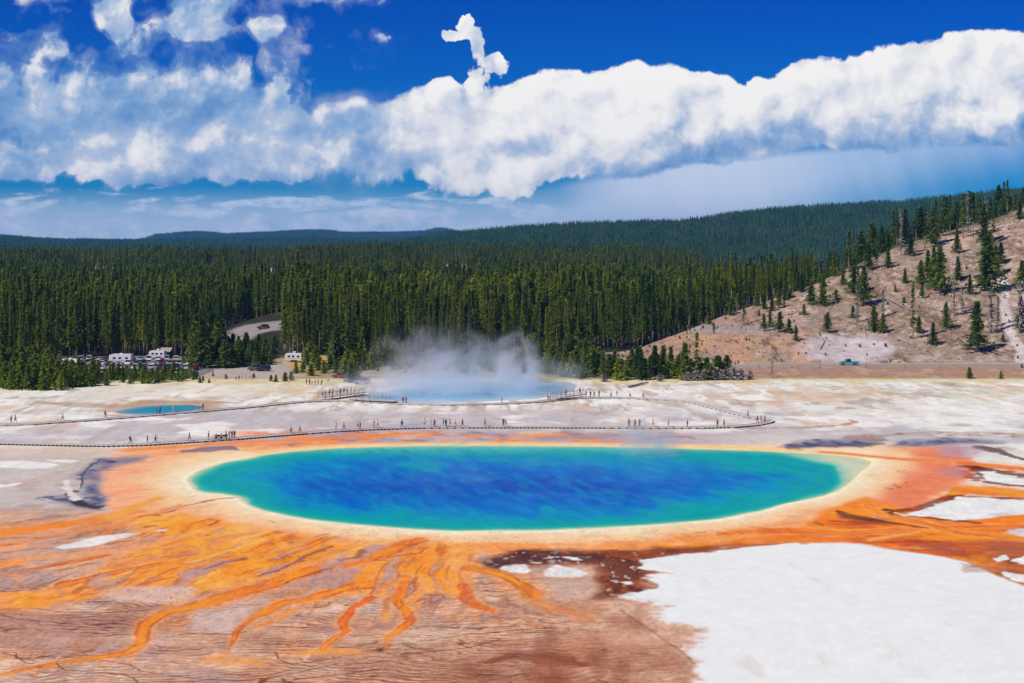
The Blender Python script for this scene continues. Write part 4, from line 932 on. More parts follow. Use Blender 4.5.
SLOPE = [variant('slope_pine', 300 + i, 12.0, .5 if i % 2 else 1.6, 3.2 + .35 * (i % 3), 110, 7, .85, pf_slope if i % 3 else pf_cone, M_slope, .14, gaps=.05) for i in range(7)]
THIN = [variant('thin_pine', 400 + i, 18.0, 4.5 + (i % 3), 1.9, 52, 5, .9, pf_lodge, M_slope, .17, twigs=26, gaps=.32, zb=.12) for i in range(5)]
SNAG = [variant('snag', 500 + i, 14.0, 2.0, 1.9, 46, 3, .8, pf_slope, M_scrub, .18, M_dead, twigs=60, zb=.1, gaps=.2) for i in range(4)]
SCRUB = [dict(crown=mesh_np('scrub', *crown_np(600 + i, 2.2, .1, 1.5, 34, 5, .42, pf_bush, -.2), mats=[M_scrub]), trunk=SNAG[0]['trunk'], H=2.2) for i in range(3)]
TREES = {'lodgepole': LODGE, 'young': YOUNG, 'slope': SLOPE, 'thin': THIN, 'snag': SNAG, 'scrub': SCRUB}
def plant(kindname, objname, p, h, rz, wide=1.0, label=None, cat='tree', group=None, var=None):
    vs = TREES[kindname]; v = vs[var % len(vs)] if var is not None else random.choice(vs)
    k = h / v['H']
    root = empty(objname, p, rz, label, cat, group); root.scale = (k * wide, k * wide, k)
    if v['trunk'] is not None and kindname != 'scrub': link('trunk', v['trunk'], root)
    if v['crown'] is not None: link('crown', v['crown'], root)
    return root
ORD = ['first', 'second', 'third', 'fourth', 'fifth', 'sixth', 'seventh', 'eighth', 'ninth', 'tenth', 'eleventh', 'twelfth', 'thirteenth', 'fourteenth', 'fifteenth', 'sixteenth', 'seventeenth', 'eighteenth', 'nineteenth', 'twentieth']
def single_out(items):
    """items: (object, phrase, px). Same phrase twice: say which, counted from the left of those"""
    by = {}
    for o, ph, px in items: by.setdefault(ph, []).append((px, o))
    for ph, l in by.items():
        l.sort(key=lambda q: q[0])
        for i, (px, o) in enumerate(l):
            if len(l) == 1: o['label'] = ph
            elif len(l) == 2: o['label'] = ('left-hand ', 'right-hand ')[i] + ph
            elif i == 0: o['label'] = 'leftmost ' + ph
            elif i == len(l) - 1: o['label'] = 'rightmost ' + ph
            elif len(l) == 3: o['label'] = 'middle ' + ph
            else: o['label'] = ORD[i] + ' from left, ' + ph

# ---- forest: where trees stand
EDGE_U = [-1500, -600, -200, 0, 60, 95, 105, 185, 196, 262, 276, 300, 345, 560, 600, 640]
EDGE_Y = [440, 436, 436, 438, 446, 452, 494, 494, 455, 450, 488, 492, 500, 506, 520, 512]
rs = np.random.RandomState(11)
def scatter(y0, y1, cell, u0=-260, u1=1290):
    """jittered grid in plan between two distances"""
    x0 = (u0 - CX) / F * y1; x1 = (u1 - CX) / F * y1
    xs = np.arange(x0, x1, cell); ys = np.arange(y0, y1, cell)
    X, Y = np.meshgrid(xs, ys); X = X + rs.uniform(-.48, .48, X.shape) * cell; Y = Y + rs.uniform(-.48, .48, Y.shape) * cell
    X = X.ravel(); Y = Y.ravel(); u = X / Y * F + CX
    k = (u > u0) & (u < u1); return X[k], Y[k], u[k]
def forest_ok(X, Y, u):
    D = np.interp(u, U_PTS, CR_D)
    edge = np.where(u < 640, np.interp(u, EDGE_U, EDGE_Y), np.maximum(D + 2, np.interp(u, [640, 700, 800], [512, 524, 545])))
    ok = Y > edge + 4 * fbm(X / 9, Y / 9, 2, 81)
    mound = np.hypot((u - 262) / 30, (Y - 585) / 30); ok &= (mound > 1.0) | (u > 286)
    ok &= ~((u > 204) & (u < 284) & (Y < 600)); ok &= ~((u > 815)); ok &= ~((u > 640) & (Y > edge + 30 + np.clip(840 - u, 0, 200) ** 2 * .055 * rs.rand(len(u))))                      # nothing tall in front of the ash slope
    ok &= ~((u > 60) & (u < 200) & (Y < 492))
    vz = HZ - F * (height(u, Y) - CAMH) / Y
    for cu, cv, ru, rv in ((92, 269, 22, 3.4), (122, 267.5, 8, 2.4), (252, 266, 16, 3.6), (275, 267, 14, 2.6), (455, 261, 16, 2)):
        ok &= ~((np.abs(u - cu) < ru * .9 * (1 + .4 * fbm(X / 30, Y / 30, 2, 84))) & (Y > 1260) & (Y < 1630))
    return ok, edge
X, Y, u = scatter(430, 700, 3.7); ok, edge = forest_ok(X, Y, u)
X, Y, u, edge = X[ok], Y[ok], u[ok], edge[ok]
dep = Y - edge
gap = fbm(X / 26, Y / 26, 3, 82)
keep = (dep < 22) | (gap > -.42) ; keep &= ~((u > 830) & (dep > 26) & (rs.rand(len(u)) < .3))
X, Y, u, dep = X[keep], Y[keep], u[keep], dep[keep]
h = rs.normal(19.8, 2.6, len(X)).clip(11, 27) * (1 + .28 * fbm(X / 22, Y / 22, 3, 83)) * np.where(u < 280, .94, 1.0)
h *= np.where(dep < 12, rs.uniform(.6, 1.08, len(X)), 1.0); h *= np.interp(u, [640, 700, 760, 815, 1000], [1, .92, .78, .62, .55])
infr = (u > -2) & (u < 840)
cand = np.where(infr & (dep < 46))[0]; cand = cand[np.argsort(dep[cand] * .8 - h[cand] * .3 + rs.rand(len(cand)) * 6)][:285]
solo = np.zeros(len(X), bool); solo[cand] = True
Z = height(u, Y)
for i in cand:
    if u[i] < 205: lab = 'lodgepole pine at the forest edge behind the car park'; grp = 'forest edge pines behind the car park'
    elif u[i] < 300: lab = 'lodgepole pine beside the ash grey slope in the forest'; grp = 'forest edge pines by the grey slope'
    elif u[i] < 585: lab = 'tall bare stemmed lodgepole pine at the forest edge behind the steam'; grp = 'forest edge pines behind the steam'
    else: lab = 'tall lodgepole pine at the forest edge left of the bare hillside'; grp = 'forest edge pines beside the hillside'
    plant('lodgepole', 'lodgepole_pine', (X[i], Y[i], Z[i]), h[i], rs.rand() * 6.28, 1.0, lab, 'pine', grp)
def low_tree(seed, H, Rm, n_br, per, size, prof, fm, trunk_r):
    cv, cf = crown_np(seed, H, H * (.12 + .07 * (seed % 4)), Rm, n_br, per, size, prof, .25, .05)
    tv, tf = trunk_np(seed, H * .9, trunk_r, 4)
    me = bpy.data.meshes.new('forest_tree'); n = len(cv)
    me.from_pydata(np.concatenate([cv, tv]).tolist(), [], cf.tolist() + [[i + n for i in f] for f in tf]); me.materials.append(fm); me.materials.append(M_bark)
    mi = np.zeros(len(me.polygons), np.int32); mi[len(cf):] = 1; me.polygons.foreach_set('material_index', mi); me.update()
    return me
def clump(seed, n, span, fm, H=18.0, tri=9):
    r2 = np.random.RandomState(seed); T = []
    for k in range(n):
        x, y = r2.uniform(-span / 2, span / 2, 2); hh = H * r2.uniform(.7, 1.15); az = r2.rand() * 6.28; rad = 2.1 * r2.uniform(.8, 1.2)
        for lev in range(tri):
            t = lev / tri; z0 = hh * (.22 + .72 * t); w = rad * (1 - t * .86); a = az + lev * 2.4
            for s in (0, 2.1, 4.2):
                c, s_ = math.cos(a + s), math.sin(a + s); zz = z0 + r2.uniform(-.5, .5)
                T.append([[x + c * w, y + s_ * w, zz - .9], [x - s_ * w * .45, y + c * w * .45, zz + .3], [x, y, zz + hh * .72 / tri * 1.7]])
    T = np.array(T, np.float32); me = mesh_np('tree_clump', T.reshape(-1, 3), np.arange(len(T) * 3, dtype=np.int32).reshape(-1, 3), [fm]); return me
def scatter_object(name, P, sc, vi, meshes, label, cat):
    """many trees as one object: points carrying copies of a few tree meshes"""
    me = bpy.data.meshes.new(name); P = np.ascontiguousarray(P, np.float32)
    me.vertices.add(len(P)); me.vertices.foreach_set('co', P.ravel())
    for nm, ty, arr in (('sc', 'FLOAT', sc), ('rz', 'FLOAT', rs.rand(len(P)) * 6.283), ('vi', 'INT', vi)):
        a = me.attributes.new(nm, ty, 'POINT'); a.data.foreach_set('value', np.ascontiguousarray(arr, np.float32 if ty == 'FLOAT' else np.int32))
    o = link(name, me); tag(o, label, cat, kind='stuff')
    ng = bpy.data.node_groups.new(name, 'GeometryNodeTree')
    ng.interface.new_socket('Geometry', in_out='INPUT', socket_type='NodeSocketGeometry'); ng.interface.new_socket('Geometry', in_out='OUTPUT', socket_type='NodeSocketGeometry')
    N = ng.nodes; L = ng.links; gi = N.new('NodeGroupInput'); go = N.new('NodeGroupOutput'); j = N.new('GeometryNodeJoinGeometry')
    def named(nm, ty): n = N.new('GeometryNodeInputNamedAttribute'); n.data_type = ty; n.inputs['Name'].default_value = nm; return n.outputs['Attribute']
    s_, r_, v_ = named('sc', 'FLOAT'), named('rz', 'FLOAT'), named('vi', 'INT')
    cx = N.new('ShaderNodeCombineXYZ'); L.new(r_, cx.inputs[2])
    for k, m in enumerate(meshes):
        src = bpy.data.objects.new(name + '_source', m)
        cmp = N.new('FunctionNodeCompare'); cmp.data_type = 'INT'; cmp.operation = 'EQUAL'; L.new(v_, cmp.inputs[2]); cmp.inputs[3].default_value = k
        oi = N.new('GeometryNodeObjectInfo'); oi.inputs['Object'].default_value = src
        ip = N.new('GeometryNodeInstanceOnPoints'); L.new(gi.outputs[0], ip.inputs['Points']); L.new(cmp.outputs[0], ip.inputs['Selection']); L.new(oi.outputs['Geometry'], ip.inputs['Instance'])
        L.new(cx.outputs[0], ip.inputs['Rotation']); L.new(s_, ip.inputs['Scale']); L.new(ip.outputs[0], j.inputs[0])
    L.new(j.outputs[0], go.inputs[0])
    md = o.modifiers.new('trees', 'NODES'); md.node_group = ng
    return o
rest = ~solo
mid = [low_tree(700 + i, 24, 1.9 + .15 * (i % 3), 76, 5, 1.0, pf_lodge, M_pine, .17) for i in range(6)]
X2, Y2, u2 = scatter(700, 1150, 5.0); ok, _ = forest_ok(X2, Y2, u2); k = ok & (fbm(X2 / 40, Y2 / 40, 3, 82) > -.5) & ~((u2 > 860)); X2, Y2, u2 = X2[k], Y2[k], u2[k]
X3, Y3, u3 = scatter(1150, 2100, 8.0); ok, _ = forest_ok(X3, Y3, u3); k = ok & (u3 < 900); X3, Y3, u3 = X3[k], Y3[k], u3[k]
PX = np.concatenate([X[rest], X2, X3]); PY = np.concatenate([Y[rest], Y2, Y3]); PU = np.concatenate([u[rest], u2, u3])
low2 = np.ones(len(X2))
for cu, ru in ((98, 36), (262, 34), (455, 22)): low2 = np.where((np.abs(u2 - cu) < ru) & (Y2 > 880), .58, low2)
PH = np.concatenate([h[rest], low2 * rs.normal(19.5, 2.6, len(X2)).clip(12, 26) * (1 + .22 * fbm(X2 / 40, Y2 / 40, 3, 83)), rs.normal(18.5, 2.5, len(X3)).clip(12, 24)])
scatter_object('forest', np.stack([PX, PY, height(PU, PY) - .1], 1), PH / 24.0 * np.where(PY > 1150, 1.12, 1), rs.randint(0, 6, len(PX)), mid, 'dense lodgepole forest covering the plain beyond the springs', 'forest')
# far woods: small stands of trees on the big hill and the hills behind
far1 = [clump(800 + i, 11, 34, M_far, 19) for i in range(5)]
X4, Y4, u4 = scatter(1950, 3700, 25, -240, 1280); k = (u4 > 330) & ((Y4 > 2150) | (u4 > 400)); X4, Y4, u4 = X4[k], Y4[k], u4[k]
k = ~((np.hypot((u4 - 713) / 16, (Y4 - 2900) / 90) < 1)); X4, Y4, u4 = X4[k], Y4[k], u4[k]
scatter_object('hill_forest', np.stack([X4, Y4, height(u4, Y4) - .3], 1), rs.uniform(.8, 1.15, len(X4)), rs.randint(0, 5, len(X4)), far1, 'dark conifer wood covering the long hill on the right', 'forest')
far2 = [clump(820 + i, 26, 80, M_far, 17, 3) for i in range(3)]
X5, Y5, u5 = scatter(3300, 5600, 66, -240, 700); k = (u5 < 470); X5, Y5, u5 = X5[k], Y5[k], u5[k]
X6, Y6, u6 = scatter(8000, 9800, 78, -200, 560)
XX = np.concatenate([X5, X6]); YY = np.concatenate([Y5, Y6]); UU = np.concatenate([u5, u6])
scatter_object('mountain_forest', np.stack([XX, YY, height(UU, YY) - .3], 1), rs.uniform(.85, 1.1, len(XX)), rs.randint(0, 3, len(XX)), far2, 'blue conifer woods on the distant hills at left', 'forest')

# ---- trees one by one on the bare hillside: (px, base row, height in px, kind, width)
HILL = [(809,252,24,'thin',1),(821,277,40,'thin',1),(828.5,277,26,'snag',1),(849,272,43,'thin',1.1),(877,268,35,'thin',1.1),(869,270,26,'slope',.8),(901,255,46,'snag',.8),(884.5,246,28,'snag',.7),(925,248,42,'thin',1.2),(933,244,38,'slope',.8),(936,237,36,'thin',.9),(943,236,40,'thin',1.1),(950,236,41,'thin',1),(957,253,24,'slope',.9),(968,233,42,'snag',.9),(963,238,44,'thin',1.1),(973,237,44,'thin',1.2),(979,236,43,'thin',1.1),(986,232,36,'snag',1),(984,243,38,'slope',.8),(993,243,36,'thin',1.2),(990,262,30,'slope',1),(1001,264,21,'slope',1.1),(1014,222,30,'thin',1.2),(1020,219,22,'slope',.9),
 (854,294,36,'slope',.9),(864,305,38,'slope',1),(858,300,34,'thin',1.2),(940,294,48,'slope',1.0),(934,288,40,'slope',.8),(928,276,26,'slope',1),(987,291,54,'slope',1.15),(996,276,30,'slope',1.1),(1022,291,30,'slope',1.1),(958,280,23,'slope',1),(970,294,19,'slope',.9),(921,284,23,'slope',1.3),(905,283,14,'slope',1.1),(895.5,292,7,'young',1),(922,298,13,'slope',1.1),(904,303,6,'young',1.2),
 (913,339,56,'thin',1),(919,333,16,'slope',1.3),(946,327,24,'slope',1.1),(954,316,34,'snag',1.2),(962,312,24,'snag',1.3),(977,352,49,'slope',1.05),(991,333,46,'snag',1.4),(998,326,30,'snag',1.2),(1020,333,52,'snag',1.3),(1021,332,34,'slope',.8),(933,345,22,'slope',1.1),(874,331,25,'slope',1.3),(883,333,19,'slope',1.2),(827.5,332,18,'slope',1.3),(804,315,11,'slope',1.2),(811,305,24,'slope',1.2),(823,306,29,'slope',1.1),(802,292,13,'slope',1.3),(857,322,36,'snag',1.1),(853,318,12,'slope',1.4),(883,318,28,'snag',1.2),(1003,342,7,'young',1.2),(950,322,12,'snag',2),
 (731,315,16,'slope',1.2),(744,325,29,'thin',1.3),(709,324,8,'young',1.2),(714,329,6,'young',1),(751,306,11,'young',1.1),(757,306,13,'slope',1.2),(764,309,14,'slope',1.2),(772,311,13,'slope',1.2),(759,316,6,'young',1),(764,331,17,'slope',1),(770,327,17,'slope',1),(780,332,20,'slope',1.2),(789,333,14,'slope',1.4),(796,341,15,'slope',1),(779,308,20,'slope',1),(784,316,22,'thin',1.3),(790,298,9,'young',1.6),(743,300,18,'slope',1),(836,300,10,'young',1.2),(843,285,18,'slope',1),(785,300,14,'slope',1),(774,296,20,'slope',.9),(760,301,22,'slope',.9),(815,283,26,'slope',.9),(834,276,24,'slope',.9),(888,268,20,'slope',1),(911,256,22,'slope',.9)]
KN = {'slope': ('hillside_pine', 'dark green pine', 'pine'), 'thin': ('hillside_pine', 'tall thin half bare pine', 'pine'), 'snag': ('dead_tree', 'grey leafless dead tree', 'dead tree'), 'young': ('pine_sapling', 'small green pine sapling', 'sapling')}
lab = []
for px, py, hp, kd, wd in HILL:
    p = on_land(px, py); hh = hp * p.y / F
    nm, ph, cat = KN[kd]
    D = float(np.interp(px, U_PTS, CR_D)); tt = (p.y - 446) / (D - 446)
    where = 'on the crest of the bare hillside' if tt > .82 else 'high on the bare hillside' if tt > .5 else 'halfway up the bare hillside' if tt > .27 else 'low on the hillside above the road'
    if kd == 'slope': ph = ('short ' if hp < 15 else 'broad ' if wd >= 1.15 else 'tall ' if hp > 33 else 'slim ' if wd < .95 else '') + ph
    o = plant(kd, nm, p, hh, random.random() * 6.28, wd * (1.15 if kd in ('slope', 'young') else 1), None, cat, 'dead trees on the hillside' if kd == 'snag' else 'pines on the bare hillside')
    lab.append((o, ph + ' ' + where, px))
single_out(lab)
# green young wood just behind the crest
crest = []
for i in range(260):
    px = rs.uniform(800, 1250); D = float(np.interp(px, U_PTS, CR_D)); Yc = D + rs.uniform(1, 24)
    crest.append(((px - CX) * Yc / F, Yc, land_at((px - CX) * Yc / F, Yc) - .1))
cm = [low_tree(760 + i, 6, 1.3, 40, 4, .6, pf_cone, M_fresh, .08) for i in range(3)]
scatter_object('sapling_wood', np.array(crest), rs.uniform(.7, 1.5, len(crest)), rs.randint(0, 3, len(crest)), cm, 'bright green young pines growing along the crest behind the hillside', 'saplings')
# stones and tufts strewn on the slope
def blob(seed, flat):
    r2 = np.random.RandomState(seed); bm = bmesh.new(); bmesh.ops.create_icosphere(bm, subdivisions=1, radius=.5)
    for v in bm.verts: v.co = Vector((v.co.x * r2.uniform(.7, 1.3), v.co.y * r2.uniform(.7, 1.3), v.co.z * flat * r2.uniform(.7, 1.3)))
    me = bpy.data.meshes.new('stone'); bm.to_mesh(me); bm.free(); return me
M_stone = paint_mat('weathered_stone', (186, 166, 152), .9, .15, 0, .3, .3); M_tuft = foliage_mat('dry_tufts', (.16, .13, .06), (.34, .28, .13), trans=0)
stones = [blob(40 + i, .7) for i in range(4)]
for m_ in stones: m_.materials.append(M_stone)
tufts = [mesh_np('tuft', *crown_np(50 + i, .8, 0, .5, 22, 3, .35, pf_bush, -.4), mats=[M_tuft]) for i in range(3)]
def strew(n):
    u_ = rs.uniform(615, 1230, n); D_ = np.interp(u_, U_PTS, CR_D); Y_ = 446 + (D_ - 446) * rs.rand(n); return u_, Y_
u_, Y_ = strew(1100); scatter_object('scree_stones', np.stack([(u_ - CX) * Y_ / F, Y_, height(u_, Y_)], 1), rs.gamma(2., .16, len(u_)).clip(.15, 1.3), rs.randint(0, 4, len(u_)), stones, 'loose stones scattered over the bare hillside', 'stones')
u_, Y_ = strew(1300); scatter_object('dry_tufts', np.stack([(u_ - CX) * Y_ / F, Y_, height(u_, Y_) - .05], 1), rs.gamma(2., .2, len(u_)).clip(.2, 1.3), rs.randint(0, 3, len(u_)), tufts, 'dry grass tufts and low brush on the bare hillside', 'brush')
for i in range(64):
    px = rs.uniform(792, 1024); D = float(np.interp(px, U_PTS, CR_D)); Yc = D + rs.uniform(-3, 26); X_ = (px - CX) * Yc / F; kd = rs.choice(['thin', 'slope', 'slope', 'snag'], p=[.4, .25, .25, .1])
    plant(kd, 'dead_tree' if kd == 'snag' else 'crest_pine', (X_, Yc, land_at(X_, Yc) - .1), rs.uniform(6, 15.5) * (.8 if px < 850 else 1), rs.rand() * 6.28, rs.uniform(.9, 1.25), 'grey dead stem in the thin wood along the crest' if kd == 'snag' else 'pine in the thin wood along the crest of the hillside', 'dead tree' if kd == 'snag' else 'pine', 'dead stems along the crest' if kd == 'snag' else 'pines along the crest')
# ---- rows of young pines in front: (px, base row, height px)
ROW_L = []
for i in range(62):
    px = -2 + i * 3.28 + rs.uniform(-1.6, 1.6)
    b = np.interp(px, [0, 60, 90, 130, 196], [390.5, 391, 386.5, 385, 381.5]) - rs.uniform(0, 6)
    ROW_L.append((px, b, np.interp(px, [0, 50, 75, 110, 170, 196], [24, 28, 28, 16, 15, 9]) * rs.uniform(.65, 1.15)))
for px, b, hp in ROW_L:
    p = on_flat(px, b); plant('young', 'young_pine', p, hp * p.y / F, rs.rand() * 6.28, 1.0, 'bushy young pine in the row in front of the car park', 'young pine', 'young pines in front of the car park')
for i in range(26):
    px = rs.uniform(-2, 62); Yp = rs.uniform(404, 436); X_ = (px - CX) * Yp / F
    if px > 8 and px < 26 and Yp > 425: continue
    plant('young', 'young_pine', (X_, Yp, 0), rs.uniform(5, 9.5), rs.rand() * 6.28, 1.0, 'bushy young pine left of the car park', 'young pine', 'young pines left of the car park')
# belt by the geyser lake and beneath the cut bank
ROW_R = []
for i in range(46):
    px = 536 + i * 4.25 + rs.uniform(-2, 2)
    ROW_R.append((px, np.interp(px, [536, 600, 700, 745], [379, 380.5, 380.5, 379.5]) - rs.uniform(0, 5.5) - (4 if px < 560 else 0), np.interp(px, [536, 560, 600, 640, 700, 745], [30, 27, 22, 27, 22, 13]) * rs.uniform(.62, 1.3)))
for px, b, hp in ROW_R:
    p = on_flat(px, b); 
    plant('slope' if hp > 25 else 'young', 'young_pine', p, hp * p.y / F, rs.rand() * 6.28, 1.25, 'dark young pine in the belt between the geyser lake and the road', 'young pine', 'young pines between lake and road')
lab = []
for px, b, hp, kd, ph in [(697,379.5,47,'thin','tall ragged pine standing above the belt of young pines'),(685,379,36,'slope','tall dark pine at the right end of the belt'),(655,379,33,'slope','broad pine in the middle of the belt of young pines'),(640,377,30,'slope','dark pine left of the broad belt pine'),(720,379,22,'slope','small pine right of the ragged tall pine'),(712,380,22,'snag','grey leafless tree at the right end of the young pines'),(705,379,18,'snag','short grey leafless tree beside the ragged tall pine'),(735,378.5,18,'snag','grey bare tree below the cut bank'),(772,378,18,'snag','dead grey stem standing alone left of the road bank'),(969.5,378.5,11,'young','lone green sapling at the foot of the road bank'),(1001,379,8,'young','small sapling at the right end of the road bank'),(1022,368,4,'young','tiny sapling beside the road at the right edge')]:
    p = on_land(px, b); tag(plant(kd, {'snag': 'dead_tree', 'young': 'pine_sapling'}.get(kd, 'young_pine'), p, hp * p.y / F, rs.rand() * 6.28, 1.2, ph, {'snag': 'dead tree', 'young': 'sapling'}.get(kd, 'pine')))
# bushes and pines between lake and forest, and round the ash slope
for i in range(140):
    px = rs.uniform(335, 600); Yp = rs.uniform(424, 500); X_ = (px - CX) * Yp / F
    if px < 372 and Yp < 436: continue
    plant('young' if rs.rand() < .6 else 'slope', 'young_pine', (X_, Yp, land_at(X_, Yp) - .1), rs.uniform(4, 11.5) * (.75 if px > 370 else 1) * (.6 if Yp < 445 else 1), rs.rand() * 6.28, 1.2, 'young pine between the steaming lake and the tall forest', 'young pine', 'young pines behind the steaming lake')
for i in range(64):
    px = rs.uniform(194, 275); Yp = rs.uniform(446, 500); X_ = (px - CX) * Yp / F; hh = rs.uniform(7, 13.5) * (1.15 if px < 248 else .85)
    if px > 226: hh = min(hh, rs.uniform(4.0, 8.4))
    plant('slope', 'young_pine', (X_, Yp, land_at(X_, Yp) - .1), hh, rs.rand() * 6.28, 1.35, 'dark pine in front of the ash grey slope', 'young pine', 'pines in front of the ash grey slope')
lab = []
for px, b, hp in [(285,381.5,9),(276,382,7),(271,381,6),(291,380,8),(296,374,12),(303,373,11),(311,376,12),(318,371,14),(324,374,13),(330,370,16),(336,374,14),(345,377,18),(351,382,20),(354,378,24),(348,372,22),(341,367,20),(226,379,5),(254,378,5),(213,376,4),(203,381,5),(200,383,6),(209,383,4),(310,362,20),(316,365,18),(306,366,16)]:
    p = on_flat(px, b); o = plant('young', 'young_pine', p, hp * p.y / F, rs.rand() * 6.28, 1.3, None, 'young pine', 'young pines along the path')
    lab.append((o, ('low bushy pine' if hp < 10 else 'young pine' if hp < 17 else 'larger dark young pine') + ' by the car park path', px))
single_out(lab)
lab = []
for px, b, wd in [(705,380,1.2),(716,380,1.4),(724,380,1.2),(733,380,1.5),(741,380,1.2),(750,379.5,.9),(687,381,.9),(696,381,1.1),(604,382,.9),(660,381.5,.7)]:
    p = on_land(px, b); o = plant('scrub', 'scrub_bush', p, 2.0 * wd + .6, rs.rand() * 6.28, 1.3, None, 'bush', 'grey scrub below the cut bank'); lab.append((o, 'grey scrub bush at the foot of the young pines', px))
single_out(lab)
# fallen trunks
def log(px0, py0, px1, py1, r, label):
    a, b = on_land(px0, py0), on_land(px1, py1)
    mb = MB(); d = b - a; n = 5; rr = np.random.RandomState(int(px0))
    mb.tube([a + d * (i / n) + Vector((0, 0, r * .8 + rr.uniform(-.05, .1))) for i in range(n + 1)], [r * (1 - .6 * i / n) for i in range(n + 1)], 6)
    for k in range(5):
        p = a + d * rr.uniform(.3, .95); mb.tube([p + Vector((0, 0, r)), p + Vector((rr.uniform(-.6, .6), rr.uniform(-.3, .3), r + rr.uniform(.4, 1.1)))], [.05, .015], 3)
    tag(mb.build('fallen_log', M_dead), label, 'log', 'fallen trunks on the hillside')
log(888,299,908,310,.26,'pale fallen trunk sloping down right on the middle of the bare hillside')
log(822,319,850,317,.16,'long thin fallen trunk lying level on the left of the hillside')
log(876,281,893,292,.15,'thin fallen trunk below the dead trees near the crest')
log(955,310,976,306,.18,'fallen trunk lying level beside the dead tree at right')
log(925,300,935,287,.15,'fallen trunk leaning up the slope above the short pines')
log(978,345,1006,353,.17,'fallen trunk behind the big pine low on the right')
log(838,318,852,322,.14,'short fallen stick left of the leafless trunk on the slope')
log(862,322,868,340,.14,'fallen stick pointing down the slope towards the truck')
log(820,350,825,341,.2,'short dark log beside the pale scree above the road')
log(530,366,539,377,.28,'pale trunk fallen at the edge of the geyser lake')
log(628,388,648,383.5,.4,'bleached trunk lying on the white flat right of the lake')
# ================================================================= boardwalks
M_deck = paint_mat('weathered_planks', (214, 206, 198), .85, .2, 0, .15, 1.5); M_dark = paint_mat('dark_timber', (70, 58, 52), .85, .2, 0, .2, 1.5)
M_rail = paint_mat('grey_timber_rail', (140, 128, 120), .85, .2, 0, .15, 2.0)
DECK = .2
def walk(name, pts, width, label, step, sw, z=DECK):
    """planked walk: deck, two kick rails, sleepers under it"""
    P = [on_flat(px, py, z) for px, py in pts]
    C = [P[0]]
    for a, b in zip(P, P[1:]):
        n = max(1, int((b - a).length / .8))
        for k in range(1, n + 1): C.append(a.lerp(b, k / n))
    # smooth the corners
    for _ in range(2): C = [C[0]] + [(C[i - 1] + C[i] * 2 + C[i + 1]) / 4 for i in range(1, len(C) - 1)] + [C[-1]]
    root = empty(name, C[0] - Vector((0, 0, z)), 0, label, 'boardwalk'); off = Vector(root.location)
    C = [c - off for c in C]
    def nrm(i):
        t = (C[min(i + 1, len(C) - 1)] - C[max(i - 1, 0)]); t.z = 0; t.normalize(); return Vector((-t.y, t.x, 0)), t
    def ribbon(mb, lo, hi, z0, z1):
        V = []
        for i, c in enumerate(C):
            n, t = nrm(i)
            for o_, zz in ((lo, z0), (hi, z0), (hi, z1), (lo, z1)): q = c + n * o_; V.append((q.x, q.y, zz))
        Fs = []
        for i in range(len(C) - 1):
            for k in range(4): Fs.append((i * 4 + k, i * 4 + (k + 1) % 4, i * 4 + 4 + (k + 1) % 4, i * 4 + 4 + k))
        Fs += [(0, 1, 2, 3), tuple(len(V) - 4 + k for k in (3, 2, 1, 0))]
        mb.add(V, Fs)
    w = width / 2
    mb = MB(); ribbon(mb, -w, w, z - .11, z); mb.build('deck', M_deck, root)
    for s in (-1, 1):
        mb = MB(); ribbon(mb, min(s * w, s * (w - .1)), max(s * w, s * (w - .1)), z + .004, z + .09); mb.build('kick_rail', M_deck, root)
        mb = MB(); ribbon(mb, min(s * (w - .7), s * (w - .8)), max(s * (w - .7), s * (w - .8)), z - .16, z - .112); mb.build('joist', M_rail, root)
    # sleepers
    L = 0; spots = []
    for i in range(1, len(C)):
        L += (C[i] - C[i - 1]).length
        if L >= step: L = 0; spots.append(i)
    vis = sorted(spots, key=lambda i: (C[i] + off).y)
    infr = [i for i in vis if 0 <= (C[i] + off).x / (C[i] + off).y * F + CX <= 1024]
    single = set(infr[:95])
    def slp(mb, i):
        n, t = nrm(i); M = Matrix.Translation(C[i]) @ Matrix(((t.x, n.x, 0, 0), (t.y, n.y, 0, 0), (0, 0, 1, 0), (0, 0, 0, 1)))
        mb.box(-sw, sw, -w - .25, w + .25, -z - .06, -.114, M); mb.box(-sw, sw, -w - .25, -w - .004, -.118, .05, M)
    rest = MB()
    for i in spots:
        if i in single: mb = MB(); slp(mb, i); mb.build('sleeper', M_dark, root)
        else: slp(rest, i)
    if rest.v: tag(rest.build('sleepers', M_dark, root), kind='stuff')
    return root
NEAR = [(-160,441),(-60,442.3),(0,443),(60,444.3),(110,445.2),(150,444),(200,440.8),(240,438.2),(260,436.4),(300,433.3),(340,430.4),(380,428.4),(420,427.1),(470,426.8),(540,426.8),(600,427),(650,427.3),(700,427.2),(730,426.6),(755,424.6),(766,422.4),(768.5,421)]
FARW = [(767.5,419.9),(758,418.3),(738,413.3),(715,407.4),(700,403.2),(690,401.3),(675,400),(655,398.8),(630,397.8),(600,397.3),(578,397.8),(562,399.2),(545,401),(520,402.7),(495,403.6),(470,404.2),(440,404.4),(415,403.8),(390,402.8),(365,401.4),(345,400.4),(325,400.4),(305,401.4),(280,403.6),(256,406.3),(225,409),(190,411.8),(165,413.8),(130,416.8),(100,419.2),(60,421.8),(35,423.6),(8,424.3),(-60,424.6),(-160,424)]
walk('boardwalk', NEAR, 2.4, 'long near boardwalk curving past the far shore of the blue spring', .82, .22)
walk('boardwalk', FARW, 2.4, 'far boardwalk on dark sleepers running past the steaming lake', 2.1, .42)
